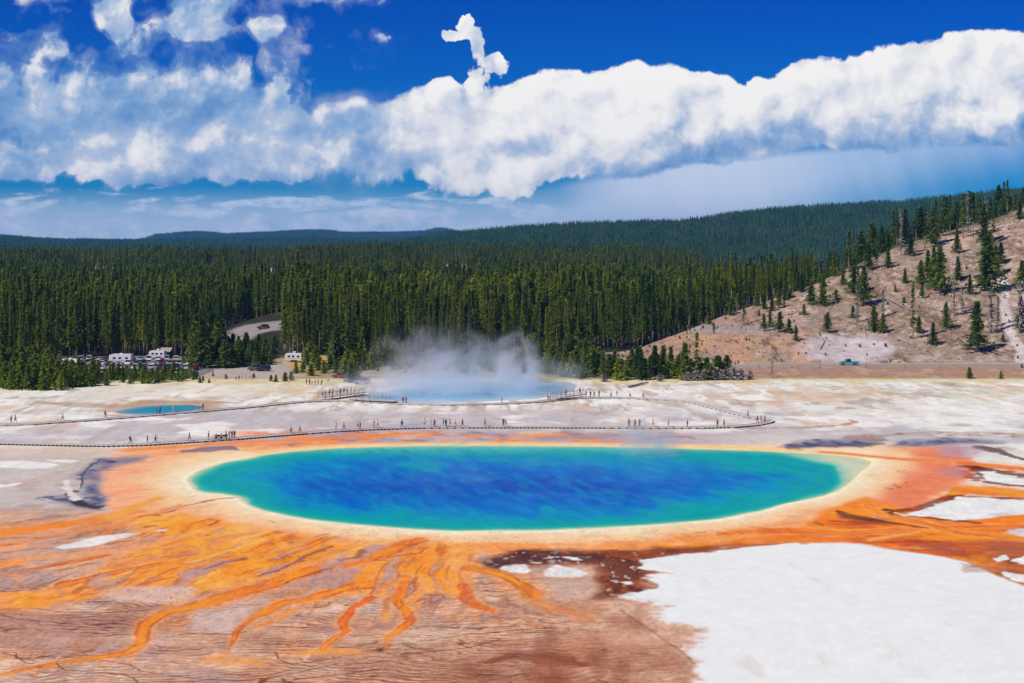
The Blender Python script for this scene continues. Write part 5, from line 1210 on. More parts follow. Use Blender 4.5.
def railed_deck(pts, label, z=.9, w=2.6):
    P = [on_flat(px, py, z) for px, py in pts]; root = empty('viewing_deck', (P[0].x, P[0].y, 0), 0, label, 'viewing deck'); off = Vector(root.location)
    P = [p - off for p in P]
    deck = MB(); fr = MB()
    rails = {-1: MB(), 1: MB()}
    for a, b in zip(P, P[1:]):
        d = (b - a); L = d.length; t = d.normalized(); n = Vector((-t.y, t.x, 0))
        M = Matrix(((t.x, n.x, 0, a.x), (t.y, n.y, 0, a.y), (0, 0, 1, a.z), (0, 0, 0, 1)))
        deck.box(0, L + .02, -w / 2, w / 2, -.08, 0, M); fr.box(.02, L, -w / 2 + .1, w / 2 - .1, -.22, -.084, M)
        k = max(2, int(L / 1.8))
        for s in (-1, 1):
            for h_ in (.55, 1.0): rails[s].box(0, L, s * w / 2 - .05, s * w / 2 + .03, h_, h_ + .06, M)
            for i in range(k):
                x = L * i / k; mb = MB(); mb.box(x + .02, x + .10, s * w / 2 - .12, s * w / 2 - .054, -z - .05, 1.08, M); mb.build('post', M_rail, root)
    deck.build('deck', M_deck, root); fr.build('frame', M_rail, root)
    for s in (-1, 1): rails[s].build('railing', M_rail, root)
railed_deck([(321,396.5),(336,395),(350,393.2),(363,391.2)], 'railed wooden viewing deck left of the steaming lake')
railed_deck([(353,398.5),(372,399.8),(396,400.8)], 'low dark railed deck at the left end of the steaming lake', .7)
railed_deck([(556,397),(570,394.8),(584,393.4)], 'railed deck above the right end of the geyser lake', .9)
# bench on the near walk, where people sit
M_bench = paint_mat('bench_timber', (62, 50, 46), .8, .2)
pb = on_flat(221, 439.4, DECK); b = empty('bench', pb, R(4), 'dark wooden bench with two sitters on the near boardwalk', 'bench')
mb = MB(); mb.box(-1.3, 1.3, -.2, .2, .40, .46); mb.build('seat', M_bench, b); mb = MB(); mb.box(-1.3, 1.3, .2, .25, .55, .9); mb.build('backrest', M_bench, b)
for s in (-1.1, 0, 1.1): mb = MB(); mb.box(s - .05, s + .05, -.18, .24, 0, .397); mb.build('leg', M_bench, b)

# ================================================================= vehicles
M_glass = paint_mat('dark_car_glass', (34, 40, 48), .08, .6, 0, .05); M_tyre = paint_mat('tyre_rubber', (28, 28, 30), .8, .2); M_rim = paint_mat('wheel_rim', (150, 150, 154), .35, .5, .6)
M_lamp = paint_mat('headlight_glass', (226, 228, 230), .15, .6); M_tail = paint_mat('tail_light', (150, 20, 18), .25, .5); M_trim = paint_mat('black_trim', (30, 30, 32), .5, .3)
def car_paint(rgb): return paint_mat('car_paint_%d_%d_%d' % rgb, rgb, .25, .5, .0, .03, 1.0)
SHAPES = {  # side profile of body (y forward, z) and of the glass house
 'sedan': (4.6, 1.8, [(-2.3,.35),(-2.3,.82),(-2.15,.95),(-1.3,.98),(1.05,.95),(1.95,.82),(2.28,.66),(2.3,.35)], [(-1.75,.97),(-1.05,1.42),(.15,1.45),(1.05,.95)], .33, 1.38),
 'suv': (4.7, 1.9, [(-2.33,.4),(-2.35,1.02),(-2.2,1.1),(1.0,1.08),(2.0,.98),(2.32,.78),(2.35,.4)], [(-2.22,1.09),(-1.95,1.72),(.2,1.75),(1.0,1.07)], .37, 1.42),
 'pickup': (5.6, 1.95, [(-2.8,.5),(-2.8,1.1),(-.55,1.1),(-.5,1.08),(1.35,1.08),(2.5,1.02),(2.78,.85),(2.8,.5)], [(-.6,1.09),(-.45,1.82),(.75,1.84),(1.4,1.07)], .40, 1.75),
 'minivan': (5.0, 2.0, [(-2.48,.38),(-2.5,1.02),(-2.4,1.1),(1.4,1.05),(2.2,.92),(2.48,.7),(2.5,.38)], [(-2.42,1.09),(-2.2,1.78),(.6,1.78),(1.5,1.04)], .35, 1.5)}
def make_car(kind_):
    L, Wd, prof, house, wr, wb = SHAPES[kind_]
    root = empty('parked_car')
    mb = MB(); top = max(z for y, z in prof)
    arch = [(y, z) for y, z in prof]
    mb.prism(arch, -Wd / 2, Wd / 2, lambda y, z: .05 + .10 * max(0, (z - .6)))
    # roof and pillars of the body
    hz_ = [z for y, z in house]; y0, z0 = house[1]; y1, z1 = house[2]
    mb.prism([(y0 - .02, z0 - .03), (y0 + .04, z0 + .05), (y1 - .1, z1 + .05), (y1 + .03, z1 - .03)], -Wd / 2 + .26, Wd / 2 - .26)
    for s in (-1, 1):
        for (a, b) in ((house[0], house[1]), (house[3], house[2])):
            mb.tube([(s * (Wd / 2 - .12), a[0], a[1] - .03), (s * (Wd / 2 - .27), b[0], b[1])], .045, 4)
    mb.build('body', car_paint((200, 200, 204)), root, .03)
    zb = min(hz_); g = MB()
    g.prism([(house[0][0] + .05, zb - .02)] + [(y0 + .03, z0), (y1 - .03, z1)] + [(house[3][0] - .05, zb - .02)], -Wd / 2 + .13, Wd / 2 - .13, lambda y, z: .16 * max(0, z - zb) / (z0 - zb))
    g.build('window', M_glass, root)
    for sy in (wb, -wb):
        for s in (-1, 1):
            w = MB(); w.tube([(s * (Wd / 2 - .22), sy, wr), (s * (Wd / 2 + .01), sy, wr)], wr, 12); wo = w.build('wheel', M_tyre, root)
            r = MB(); r.tube([(s * (Wd / 2 + .012), sy, wr), (s * (Wd / 2 + .025), sy, wr)], wr * .6, 8); r.build('rim', M_rim, wo)
    for s in (-1, 1):
        l = MB(); l.box(s * (Wd / 2 - .35) - .18, s * (Wd / 2 - .35) + .18, prof[-2][0] - .12, prof[-2][0] + .02, .62, .76); l.build('headlight', M_lamp, root)
        l = MB(); l.box(s * (Wd / 2 - .3) - .14, s * (Wd / 2 - .3) + .14, prof[0][0] - .015, prof[0][0] + .1, .72, .92); l.build('tail_light', M_tail, root)
    for yy in (prof[-1][0] - .08, prof[0][0] - .02):
        l = MB(); l.box(-Wd / 2 + .08, Wd / 2 - .08, yy, yy + .12, .36, .52); l.build('bumper', M_trim, root, .02)
    return root
def make_camper(kind_):
    root = empty('camper_van'); white = paint_mat('camper_white', (238, 238, 236), .35, .4, 0, .04)
    L = 7.4 if kind_ == 'motorhome' else 5.6
    mb = MB(); mb.prism([(-L/2,.55),(-L/2,3.0),(-L/2+.2,3.12),(L/2-1.2,3.12),(L/2-.2,2.85),(L/2-.15,1.9),(L/2-.05,.55)] if kind_ == 'motorhome' else [(-L/2,.6),(-L/2+.15,2.6),(-L/2+.4,2.8),(L/2-.5,2.8),(L/2-.1,2.4),(L/2,.6)], -1.2, 1.2, lambda y, z: .04); mb.build('body', white, root, .05)
    for s in (-1, 1):
        for y in ((-L * .3), 0.0, L * .25):
            w = MB(); w.box(s * 1.17 - .015, s * 1.17 + .015, y - .45, y + .45, 1.55, 2.15); w.build('window', M_glass, root)
        w = MB(); w.box(s * 1.172 - .012, s * 1.172 + .012, -L / 2 + .3, L / 2 - .4, 1.05, 1.2); w.build('stripe', paint_mat('camper_stripe', (150, 160, 178), .4, .4), root)
    if kind_ == 'motorhome':
        w = MB(); w.box(-1.0, 1.0, L / 2 - .19, L / 2 - .1, 1.25, 1.85); w.build('windscreen', M_glass, root)
    d = MB(); d.box(1.172, 1.19, L * .36 - .35, L * .36 + .05, .6, 2.5); d.build('door', white, root)
    a = MB(); a.box(-.4, .4, -.6, .3, 3.0 if kind_ != 'motorhome' else 3.12, 3.0 if kind_ == 'x' else 3.38); a.build('roof_unit', white, root, .04)
    for y in ((L * .32, -L * .25) if kind_ == 'motorhome' else (.45, -.45)):
        for s in (-1, 1):
            w = MB(); w.tube([(s * .98, y, .4), (s * 1.21, y, .4)], .4, 12); wo = w.build('wheel', M_tyre, root); r = MB(); r.tube([(s * 1.212, y, .4), (s * 1.225, y, .4)], .22, 8); r.build('rim', M_rim, wo)
    return root
CARS = {k: None for k in SHAPES}
def put_car(kind_, X, Y, z, rz, rgb, name='parked_car', cat='car', group=None):
    if CARS.get(kind_) is None:
        o = CARS[kind_] = make_car(kind_) if kind_ in SHAPES else make_camper(kind_)
    else: o = copy_thing(CARS[kind_])
    o.name = name; o.location = (X, Y, z); o.rotation_euler = (0, 0, rz); o['category'] = cat
    if group: o['group'] = group
    if rgb:
        for ch in o.children:
            if ch.name.startswith('body'):
                ch.material_slots[0].link = 'OBJECT'; ch.material_slots[0].material = car_paint(rgb)
    return o
CN = {(232,232,234): 'white', (176,180,186): 'silver', (44,46,52): 'black', (128,20,34): 'dark red', (36,66,120): 'blue', (92,98,106): 'grey', (196,176,146): 'beige', (30,96,104): 'teal'}
lab = []
rows = [(428, 84, 192, 'front row'), (444, 76, 196, 'second row'), (460, 80, 192, 'third row'), (476, 80, 186, 'back row')]
cl = [(232,232,234), (176,180,186), (232,232,234), (44,46,52), (92,98,106), (36,66,120), (232,232,234), (128,20,34), (176,180,186), (196,176,146)]
rc = random.Random(3); ci = 0
for Yr, a, b_, rn in rows:
    px = a + rc.uniform(0, 4)
    while px < b_:
        if rc.random() < .95:
            kd = rc.choice(['sedan', 'suv', 'suv', 'minivan', 'sedan', 'pickup']); rgb = cl[ci % len(cl)] if rc.random() < .8 else rc.choice(cl); ci += 1
            Yc = Yr + rc.uniform(-.5, .5); Xc = (px - CX) * Yc / F
            o = put_car(kd, Xc, Yc, .014, R(90) * 0 + rc.choice([0, math.pi]) + R(rc.uniform(6, 14)), rgb, 'parked_car', {'suv': 'car', 'sedan': 'car', 'minivan': 'van', 'pickup': 'pickup truck'}[kd], 'cars in the car park')
            lab.append((o, CN[rgb] + ' ' + {'suv': 'suv', 'sedan': 'sedan', 'minivan': 'minivan', 'pickup': 'pickup truck'}[kd] + ' parked in the ' + rn + ' of the car park', px))
        px += rc.uniform(7.6, 9.6)
for px, Yc, kd, rgb, rz, ph in [(263,438,'suv',(44,46,52),80,'dark suv on the gravel left of the low pines'),(257,440,'pickup',(92,98,106),75,'grey pickup parked behind the dark suv by the path'),(222,562,'pickup',(44,46,80),60,'dark truck high on the ash grey slope'),(263,566,'suv',(92,60,56),80,'brown suv on the ash grey slope'),(362,399.5,'suv',(150,156,164),85,'silver suv parked in the steam near the lake'),(355,404,'sedan',(70,80,96),80,'blue grey sedan behind the silver suv near the lake'),(340,418,'sedan',(128,40,44),80,'dark red sedan by the path among young pines')]:
    X_ = (px - CX) * Yc / F; lab.append((put_car(kd, X_, Yc, land_at(X_, Yc), R(rz), rgb, 'parked_car', 'car'), ph, px))
for px, Yc, kd, rz, ph in [(71,447,'motorhome',70,'tall white motorhome at the left end of the car park'),(121,466,'motorhome',86,'long white motorhome parked among the cars'),(158,484,'trailer',80,'white camping trailer in the back of the car park'),(49,458,'trailer',85,'white camping trailer half hidden by pines at far left'),(294,470,'trailer',84,'white camping trailer on the dry grass by the forest edge')]:
    X_ = (px - CX) * Yc / F; lab.append((put_car(kd, X_, Yc, land_at(X_, Yc) + .014, R(rz), None, 'camper_van' if kd == 'motorhome' else 'camping_trailer', 'motorhome' if kd == 'motorhome' else 'trailer'), ph, px))
Xt = (848 - CX) * 437.5 / F; lab.append((put_car('pickup', Xt, 436.2, land_at(Xt, 437) + .045, R(88), (40, 150, 160), 'pickup_truck', 'pickup truck'), 'turquoise pickup truck driving on the road below the hillside', 848))
single_out(lab)
# roofed shelter beside the car park
sx, sy = (169 - CX) * 492 / F, 489.0
sh = empty('shelter', (sx, sy, 0), R(-12), 'small brown shelter with a pale gabled roof behind the car park', 'shelter')
M_wood = paint_mat('brown_boards', (96, 66, 50), .8, .2); M_roof = paint_mat('grey_shingles', (176, 162, 150), .8, .2)
mb = MB(); mb.box(-1.5, 1.5, -1.2, 1.2, 0, 2.3); mb.build('wall', M_wood, sh)
mb = MB(); mb.add([(-2, -1.7, 2.25), (2, -1.7, 2.25), (2, 0, 3.5), (-2, 0, 3.5), (-2, 1.7, 2.25), (2, 1.7, 2.25), (-2, -1.7, 2.13), (2, -1.7, 2.13), (2, 0, 3.36), (-2, 0, 3.36), (-2, 1.7, 2.13), (2, 1.7, 2.13)], [(0, 1, 2, 3), (3, 2, 5, 4), (7, 6, 9, 8), (8, 9, 10, 11), (0, 6, 7, 1), (4, 5, 11, 10), (1, 7, 8, 2), (2, 8, 11, 5), (6, 0, 3, 9), (9, 3, 4, 10)]); mb.build('roof', M_roof, sh)
mb = MB(); mb.box(-.45, .45, -1.235, -1.203, .02, 2.0); mb.build('door', paint_mat('shelter_door', (66, 44, 34), .7, .2), sh)
# slim posts beside the road
lab = []
for px, hm in ((820, 1.3), (866, 2.0), (792, 1.2), (905, 1.2), (940, 1.2), (759, 1.8)):
    p = on_land(px, 368.2 if px > 780 else 369); o = empty('marker_post', p, 0, None, 'post', 'posts beside the road')
    mb = MB(); mb.box(-.06, .06, -.06, .06, -.2, hm); mb.build('post', M_dark, o); mb = MB(); mb.box(-.09, .09, -.075, -.063, hm - .35, hm - .1); mb.build('reflector', M_lamp, o)
    lab.append((o, 'slim dark marker post beside the road', px))
single_out(lab)

# ================================================================= people
def skin(name, verts, edges, radii, m, root=0, sub=1):
    me = bpy.data.meshes.new(name); me.from_pydata(verts, edges, []); me.update()
    o = bpy.data.objects.new(name, me); COL.objects.link(o)
    sk = o.modifiers.new('skin', 'SKIN'); sk.use_smooth_shade = True
    for i, r in enumerate(radii):
        q = me.skin_vertices[0].data[i]; q.radius = (r, r) if not isinstance(r, tuple) else r; q.use_root = (i == root)
    s = o.modifiers.new('sub', 'SUBSURF'); s.levels = s.render_levels = sub
    dg = bpy.context.evaluated_depsgraph_get(); out = bpy.data.meshes.new_from_object(o.evaluated_get(dg))
    bpy.data.objects.remove(o); bpy.data.meshes.remove(me); out.name = name; out.materials.clear(); out.materials.append(m)
    return out
M_skin = paint_mat('skin', (214, 164, 136), .6, .3, 0, .05); M_hair = {k: paint_mat('hair_' + k, c, .7, .3) for k, c in dict(brown=(72, 48, 32), black=(28, 24, 22), blond=(190, 150, 90), grey=(160, 158, 154)).items()}
def pose(kind_):
    J = {}; fw = {'stand': (0, 0), 'walk': (.30, -.28), 'stride': (-.34, .30), 'look': (.06, -.06), 'photo': (0, .08), 'sit': (0, 0)}[kind_]
    sit = kind_ == 'sit'; dz = -.46 if sit else (-.03 if kind_ in ('walk', 'stride') else 0)
    J['pel'] = (0, 0, .95 + dz); J['spi'] = (0, .01, 1.12 + dz); J['che'] = (0, .02, 1.33 + dz); J['nek'] = (0, .03, 1.49 + dz); J['jaw'] = (0, .05, 1.56 + dz); J['hed'] = (0, .04, 1.66 + dz); J['top'] = (0, .03, 1.72 + dz)
    for s, n, f in ((-1, 'l', fw[0]), (1, 'r', fw[1])):
        J['sho' + n] = (s * .18, .01, 1.43 + dz); 
        if kind_ == 'photo': J['elb' + n] = (s * .24, .18, 1.24); J['wri' + n] = (s * .09, .34, 1.46); J['han' + n] = (s * .05, .36, 1.54)
        elif kind_ == 'look' and s > 0: J['elb' + n] = (s * .40, .08, 1.28); J['wri' + n] = (s * .56, .22, 1.42); J['han' + n] = (s * .61, .27, 1.48)
        elif sit: J['elb' + n] = (s * .24, .02, .72); J['wri' + n] = (s * .18, .25, .60); J['han' + n] = (s * .16, .33, .58)
        else: J['elb' + n] = (s * .25, -f * .35 - .02, 1.15 + dz); J['wri' + n] = (s * .26, -f * .8 + .08, .92 + dz); J['han' + n] = (s * .25, -f * .9 + .12, .84 + dz)
        J['hip' + n] = (s * .09, 0, .90 + dz)
        if sit: J['kne' + n] = (s * .12, .44, .48); J['ank' + n] = (s * .12, .46, .09); J['toe' + n] = (s * .13, .62, .04)
        else: J['kne' + n] = (s * .10, f * .55 + .05, .51 + dz); J['ank' + n] = (s * .10, f + (-.06 if f < 0 else 0), .09 + (.05 if f < -.2 else 0)); J['toe' + n] = (s * .12, f + .16 + (-.06 if f < 0 else 0), .04)
    return J
RAD = dict(pel=.135, spi=.12, che=.145, nek=.052, jaw=.078, hed=.088, top=.05, sho=.062, elb=.043, wri=.031, han=.036, hip=.088, kne=.062, ank=.043, toe=.036)
ED = [('pel', 'spi'), ('spi', 'che'), ('che', 'nek'), ('nek', 'jaw'), ('jaw', 'hed'), ('hed', 'top')] + [e for n in 'lr' for e in (('che', 'sho' + n), ('sho' + n, 'elb' + n), ('elb' + n, 'wri' + n), ('wri' + n, 'han' + n), ('pel', 'hip' + n), ('hip' + n, 'kne' + n), ('kne' + n, 'ank' + n), ('ank' + n, 'toe' + n))]
def part_skin(name, J, keys, extra, m, grow, fingers=False):
    ks = [k for k in J if k in keys]; V = [J[k] for k in ks]; ix = {k: i for i, k in enumerate(ks)}
    Rr = [RAD[k[:3]] + grow for k in ks]; Es = [(ix[a], ix[b]) for a, b in ED if a in ix and b in ix]
    for k, p, r, to in extra: ix[k] = len(V); V.append(p); Rr.append(r); Es.append((ix[to], ix[k]))
    if fingers:
        for n, s in (('l', -1), ('r', 1)):
            h_ = Vector(J['han' + n]); d = (h_ - Vector(J['wri' + n])).normalized()
            for q in range(5):
                o_ = Vector((0, (q - 2) * .017, 0)); e_ = h_ + d * (.05 + .012 * (2 - abs(q - 2))) + o_ * 1.5 if q else h_ + Vector((-s * .02, .05, 0)) + d * .02
                V.append(tuple(e_)); Rr.append(.009); Es.append((ix['han' + n], len(V) - 1))
    return skin(name, V, Es, Rr, m, ix.get('pel', 0))
POSES = {}
def get_pose(kind_):
    if kind_ in POSES: return POSES[kind_]
    J = pose(kind_); d = dict(J=J)
    d['body'] = part_skin('body', J, list(J), [('nose', tuple(Vector(J['hed']) + Vector((0, .11, -.03))), .014, 'hed'), ('earl', tuple(Vector(J['hed']) + Vector((-.095, -.01, -.02))), .018, 'hed'), ('earr', tuple(Vector(J['hed']) + Vector((.095, -.01, -.02))), .018, 'hed')], M_skin, 0, True)
    mid = {n: tuple((Vector(J['sho' + n]) * .35 + Vector(J['elb' + n]) * .65)) for n in 'lr'}
    d['shirt'] = part_skin('shirt', J, ['pel', 'spi', 'che', 'shol', 'shor'], [('ml', mid['l'], .062, 'shol'), ('mr', mid['r'], .062, 'shor')], M_skin, .016)
    d['jacket'] = part_skin('shirt', J, ['pel', 'spi', 'che', 'shol', 'shor', 'elbl', 'elbr', 'wril', 'wrir'], [], M_skin, .022)
    d['trousers'] = part_skin('trousers', J, ['pel', 'hipl', 'hipr', 'knel', 'kner', 'ankl', 'ankr'], [], M_skin, .014)
    km = {n: tuple(Vector(J['hip' + n]) * .2 + Vector(J['kne' + n]) * .8) for n in 'lr'}
    d['shorts'] = part_skin('shorts', J, ['pel', 'hipl', 'hipr'], [('kl', km['l'], .08, 'hipl'), ('kr', km['r'], .08, 'hipr')], M_skin, .018)
    c = Vector(J['hed']); bm = bmesh.new(); bmesh.ops.create_uvsphere(bm, u_segments=10, v_segments=8, radius=.108)
    for v in list(bm.verts):
        if v.co.z < -.02 and v.co.y > -.02: bm.verts.remove(v)
    bmesh.ops.translate(bm, verts=bm.verts, vec=c + Vector((0, -.012, .02))); me = bpy.data.meshes.new('hair'); bm.to_mesh(me); bm.free(); me.materials.append(M_hair['brown']); d['hair'] = me
    bm = bmesh.new(); bmesh.ops.create_cone(bm, segments=12, radius1=.2, radius2=.19, depth=.02, cap_ends=True); bmesh.ops.create_cone(bm, segments=12, radius1=.118, radius2=.1, depth=.11, cap_ends=True, matrix=Matrix.Translation((0, 0, .06)))
    bmesh.ops.translate(bm, verts=bm.verts, vec=c + Vector((0, -.01, .06))); me = bpy.data.meshes.new('hat'); bm.to_mesh(me); bm.free(); me.materials.append(M_skin); d['hat'] = me
    mb = MB(); ch = Vector(J['che']); mb.box(-.15, .15, ch.y - .36, ch.y - .155, ch.z - .3, ch.z + .12); o = mb.build('backpack', M_skin, None, .05); d['backpack'] = o.data; bpy.data.objects.remove(o)
    POSES[kind_] = d; return d
CLOTH = dict(black=(34, 34, 38), white=(238, 238, 236), red=(196, 36, 40), pink=(222, 120, 136), blue=(44, 84, 168), navy=(34, 42, 84), purple=(92, 52, 120), grey=(140, 142, 148), teal=(40, 120, 118), orange=(232, 120, 48), lightblue=(150, 186, 220), khaki=(176, 156, 120), denim=(62, 80, 116), green=(70, 110, 66), brown=(104, 78, 60), maroon=(120, 30, 44), cream=(228, 216, 190))
WORD = dict(lightblue='light blue')
PEOPLE_LAB = []
HAIRS = ['brown', 'black', 'blond', 'grey']
rp = random.Random(21)
def person(px, py, kind_, shirt, legs, where, extra='', face=None, deck=DECK, base=None, h=None):
    d = get_pose(kind_); p = base if base is not None else on_flat(px, py, deck)
    root = empty('person', p, face if face is not None else rp.choice([R(90), R(-90), R(180), R(0)]) + rp.uniform(-.4, .4), None, 'person'); k = (h or rp.uniform(1.62, 1.86)) / 1.76; root.scale = (k, k, k)
    link('body', d['body'], root)
    def dress(key, nm, c):
        o = link(nm, d[key], root); o.material_slots[0].link = 'OBJECT'; o.material_slots[0].material = c if not isinstance(c, str) else paint_mat('cloth_' + c, CLOTH[c], .85, .15, 0, .1, 6); return o
    dress('jacket' if 'jacket' in extra else 'shirt', 'shirt', shirt); short = 'shorts' in extra
    dress('shorts' if short else 'trousers', 'shorts' if short else 'trousers', legs)
    if 'hat' in extra: dress('hat', 'hat', 'cream' if shirt != 'cream' else 'white')
    hr = rp.choice(HAIRS); o = link('hair', d['hair'], root); o.material_slots[0].link = 'OBJECT'; o.material_slots[0].material = M_hair[hr]
    if 'pack' in extra: dress('backpack', 'backpack', 'black' if shirt != 'black' else 'denim')
    act = {'walk': 'walking', 'stride': 'walking', 'stand': 'standing', 'photo': 'hands raised', 'look': 'pointing', 'sit': 'sitting'}[kind_]
    w = WORD.get(shirt, shirt); lw = WORD.get(legs, legs)
    ph = 'person in %s %s, %s %s%s, %s %s' % (w, 'jacket' if 'jacket' in extra else 'shirt', lw, 'shorts' if short else 'trousers', ' and hat' if 'hat' in extra else ' and backpack' if 'pack' in extra else '', act, where)
    PEOPLE_LAB.append((root, ph, px)); return root
Wl, Wm, Wr = R(90), R(90), R(-90)
A = 'on far boardwalk at left'
person(11,423.2,'stand','black','navy',A); person(15.5,422.8,'walk','navy','denim',A,face=Wl); person(62.5,421,'walk','white','khaki',A,face=Wr); person(105.5,418.4,'stride','grey','khaki',A,'pack',face=Wr)
A = 'on walk by turquoise pool'
person(157,414,'stand','navy','black',A); person(160,413.8,'stand','black','denim',A); person(173.5,412.6,'stand','white','cream',A,'hat'); person(198,410.6,'walk','cream','khaki',A,face=Wl); person(203,410.2,'stand','navy','denim',A)
A = 'on walk left of spring'
person(130.5,443.6,'walk','black','black',A,'jacket pack',face=Wr); person(147.5,443.3,'stand','navy','denim',A,'jacket'); person(155.5,442.8,'stride','white','black',A,face=Wr); person(189.5,441,'walk','black','brown',A,face=Wl); person(208.5,440,'stand','denim','grey',A,'jacket')
p = on_flat(216.5, 439.6, DECK); person(216.5,0,'sit','denim','black','on the bench',base=p,face=R(184)); p = on_flat(221.5, 439.3, DECK); person(221.5,0,'sit','grey','navy','on the bench',base=p,face=R(178))
A = 'beside the bench'
person(226,438.8,'stand','blue','navy',A); person(229,438.6,'photo','purple','black',A); person(232,438.5,'stand','maroon','denim',A); person(234.5,438.3,'stand','red','black',A,'hat')
A = 'on walk behind the spring'
for px, kd, s, l, ex in [(291,'stride','lightblue','denim',''),(300,'walk','grey','black','hat'),(336,'stand','white','lightblue',''),(344,'walk','red','denim',''),(357.5,'walk','pink','khaki','shorts'),(360,'stand','maroon','denim',''),(374,'photo','orange','khaki','hat'),(377.5,'walk','white','khaki','shorts'),(402,'stride','black','denim','jacket'),(424.5,'stand','white','khaki','shorts'),(431,'walk','orange','white',''),(434.5,'stand','red','denim',''),(443.5,'photo','teal','khaki','shorts'),(446,'stand','green','denim','pack'),(450,'stand','orange','khaki','shorts'),(455.5,'walk','white','pink','shorts'),(462.5,'stride','navy','denim',''),(485,'walk','black','grey',''),(503.5,'stand','purple','black','jacket'),(506,'stand','navy','black','')]:
    py = float(np.interp(px, [q[0] for q in NEAR], [q[1] for q in NEAR])); person(px, py - .2, kd, s, l, A, ex, face=rp.choice([Wl, Wr]) if kd in ('walk', 'stride') else None)
A = 'on near walk right of wisp'
for px, kd, s, l, ex in [(629,'stand','grey','brown',''),(635,'walk','grey','navy',''),(639.5,'stand','brown','black',''),(653,'walk','cream','khaki','shorts'),(668.5,'stand','lightblue','grey',''),(687.5,'stand','navy','black','jacket'),(717.5,'look','maroon','black',''),(724,'stand','black','denim','jacket')]:
    person(px, 427.1, kd, s, l, A, ex)
A = 'where the two boardwalks meet'
person(748,421.8 - .6,'stand','blue','navy',A,base=on_flat(748,417.4,DECK)); person(757.5,423.6,'walk','black','pink',A,'jacket',face=Wl); person(761,422.9,'stand','purple','pink',A,'shorts'); person(765,422.4,'photo','navy','black',A)
A = 'before the geyser lake'
for px, py, kd, s, l, ex in [(403,403.2,'stand','red','black','jacket'),(406,403.1,'stand','pink','denim','jacket'),(502,403.4,'stand','navy','black',''),(550,400.5,'walk','white','black',''),(548,400.8,'stand','black','denim','')]: person(px, py, kd, s, l, A, ex)
A = 'on right-hand railed deck'
for px, py, kd, s, l in [(566,395.4,'photo','black','navy'),(580,393.7,'stand','black','denim'),(583,393.5,'stand','pink','white')]: person(px, py, kd, s, l, A, '', deck=.9)
A = 'right of the geyser lake'
for px, kd, s, l, ex in [(586,'stand','pink','khaki',''),(590.5,'stand','blue','navy',''),(594,'walk','blue','denim','pack'),(599,'stand','navy','grey',''),(611,'walk','lightblue','denim',''),(617,'stand','lightblue','white',''),(630,'walk','pink','denim',''),(643,'stand','black','navy','')]:
    py = float(np.interp(px, [q[0] for q in FARW][::-1], [q[1] for q in FARW][::-1])); person(px, py, kd, s, l, A, ex)
A = 'on left-hand railed deck'
for px, kd, s, l, ex in [(322.5,'stand','white','denim',''),(325.5,'stand','grey','black',''),(329.5,'walk','lightblue','navy',''),(333,'photo','navy','denim',''),(337,'stand','white','grey','hat'),(340.5,'stand','blue','black',''),(344,'stand','grey','denim','jacket'),(347.5,'walk','white','navy',''),(351,'photo','black','khaki','')]:
    py = float(np.interp(px, [321, 336, 350, 363], [396.5, 395, 393.2, 391.2])); person(px, py, kd, s, l, A, ex, deck=.9)
A = 'on the car park path'
for px, py, kd, s, l, ex in [(306.5,385,'walk','red','denim',''),(309.5,385,'stand','maroon','black',''),(312,385.4,'walk','white','red','shorts'),(315,385.2,'stand','pink','denim',''),(318,385,'stand','cream','khaki','hat'),(321.5,385.6,'walk','navy','black','pack'),(328,382.5,'walk','white','khaki',''),(291.5,381.5,'walk','black','navy',''),(293.5,381.5,'walk','maroon','denim','')]: person(px, py, kd, s, l, A, ex, deck=0)
A = 'on gravel by car park'
for px, py, kd, s, l, ex in [(236,380.5,'walk','white','purple',''),(239,380.8,'walk','purple','denim',''),(242.5,380.2,'stand','white','lightblue',''),(246,380.5,'walk','lightblue','white','shorts'),(249.5,380,'stand','cream','grey',''),(252.5,379.8,'walk','navy','khaki','')]: person(px, py, kd, s, l, A, ex, deck=0)
single_out(PEOPLE_LAB)

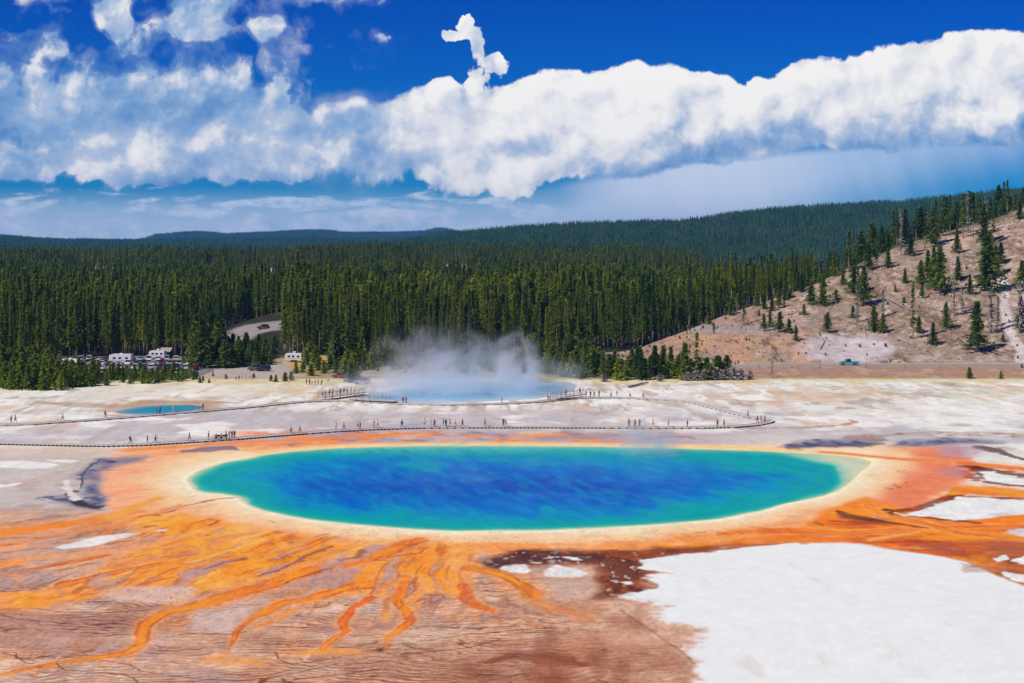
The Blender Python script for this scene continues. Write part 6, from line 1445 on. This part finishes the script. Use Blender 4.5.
# ================================================================= steam and haze
def steam(name, loc, dims, dens, scale, label, color=(.93, .96, 1.0), rise=1.0, seed=0., yaw=0., lo=.46, hi=.66):
    bm = bmesh.new(); bmesh.ops.create_icosphere(bm, subdivisions=3, radius=1.0); me = bpy.data.meshes.new(name); bm.to_mesh(me); bm.free()
    o = link(name, me, None, loc); o.scale = dims; o.rotation_euler = (0, 0, yaw); tag(o, label, 'steam', kind='stuff')
    m = bpy.data.materials.new(name); m.use_nodes = True; nt = NT(m.node_tree); nt.n.clear(); out = nt.node('ShaderNodeOutputMaterial'); pv = nt.node('ShaderNodeVolumePrincipled'); nt.l.new(pv.outputs[0], out.inputs['Volume'])
    tc = nt.node('ShaderNodeTexCoord'); ln = nt.node('ShaderNodeVectorMath', operation='LENGTH'); nt.l.new(tc.outputs['Object'], ln.inputs[0])
    sep = nt.node('ShaderNodeSeparateXYZ'); nt.l.new(tc.outputs['Object'], sep.inputs[0])
    geo = nt.node('ShaderNodeNewGeometry'); mp = nt.node('ShaderNodeMapping'); nt.l.new(geo.outputs['Position'], mp.inputs[0]); mp.inputs['Location'].default_value = (seed, seed * 2, 0); mp.inputs['Rotation'].default_value = (0, R(18), 0)
    n = nt.noise(mp.outputs[0], scale, 4.0, .58, .6, dims='3D')
    r = E(nt, ln.outputs['Value']); zz = E(nt, sep.outputs[2])
    fall = nt.sst(r, 1.0, .35); low = 1.0 - nt.sst(zz, -.3, .9) * .75 * rise
    nt.put(pv.inputs['Density'], nt.sst(n + (low - .5) * .16, lo, hi) * fall * low * dens)
    pv.inputs['Color'].default_value = color + (1,); pv.inputs['Anisotropy'].default_value = .25
    me.materials.append(m); return o
steam('steam', ((462 - CX) * 378 / F, 380, 2.5), (41, 18, 11.5), .15, .12, 'white steam rising over the geyser lake')
steam('steam', ((440 - CX) * 395 / F, 396, 9.0), (22, 12, 13), .09, .14, 'pale steam drifting up from the geyser lake before the trees', seed=31.)
steam('steam', ((516 - CX) * 408 / F, 408, 7.0), (9, 8, 13), .26, .15, 'thin grey steam plume among the pines right of the geyser lake', seed=12.)
steam('steam', ((650 - CX) * 268 / F, 270, 2.0), (8, 10, 8), .15, .26, 'thin wisp of steam rising at the far shore of the blue spring', seed=5.)
steam('steam', ((452 - CX) * 284 / F, 283, .5), (7, 5, 2.6), .25, .45, 'small wisp of steam left of middle at the far shore', seed=9.)
steam('steam', ((540 - CX) * 238 / F, 240, 0.3), (52, 34, 2.2), .022, .22, 'thin veil of steam drifting low over the blue water', seed=3., rise=.6, lo=.5, hi=.72)
hm = bpy.data.materials.new('haze'); hm.use_nodes = True; nt = NT(hm.node_tree); nt.n.clear(); out = nt.node('ShaderNodeOutputMaterial'); pv = nt.node('ShaderNodeVolumePrincipled'); nt.l.new(pv.outputs[0], out.inputs['Volume'])
pv.inputs['Color'].default_value = (.12, .46, 1.0, 1); pv.inputs['Density'].default_value = HAZE; pv.inputs['Anisotropy'].default_value = 0.0
mb = MB(); mb.box(-10500, 10500, -300, 14300, -3.0, 260.0); hz = mb.build('haze', hm); tag(hz, 'thin blue haze in the distance', 'haze', kind='stuff')
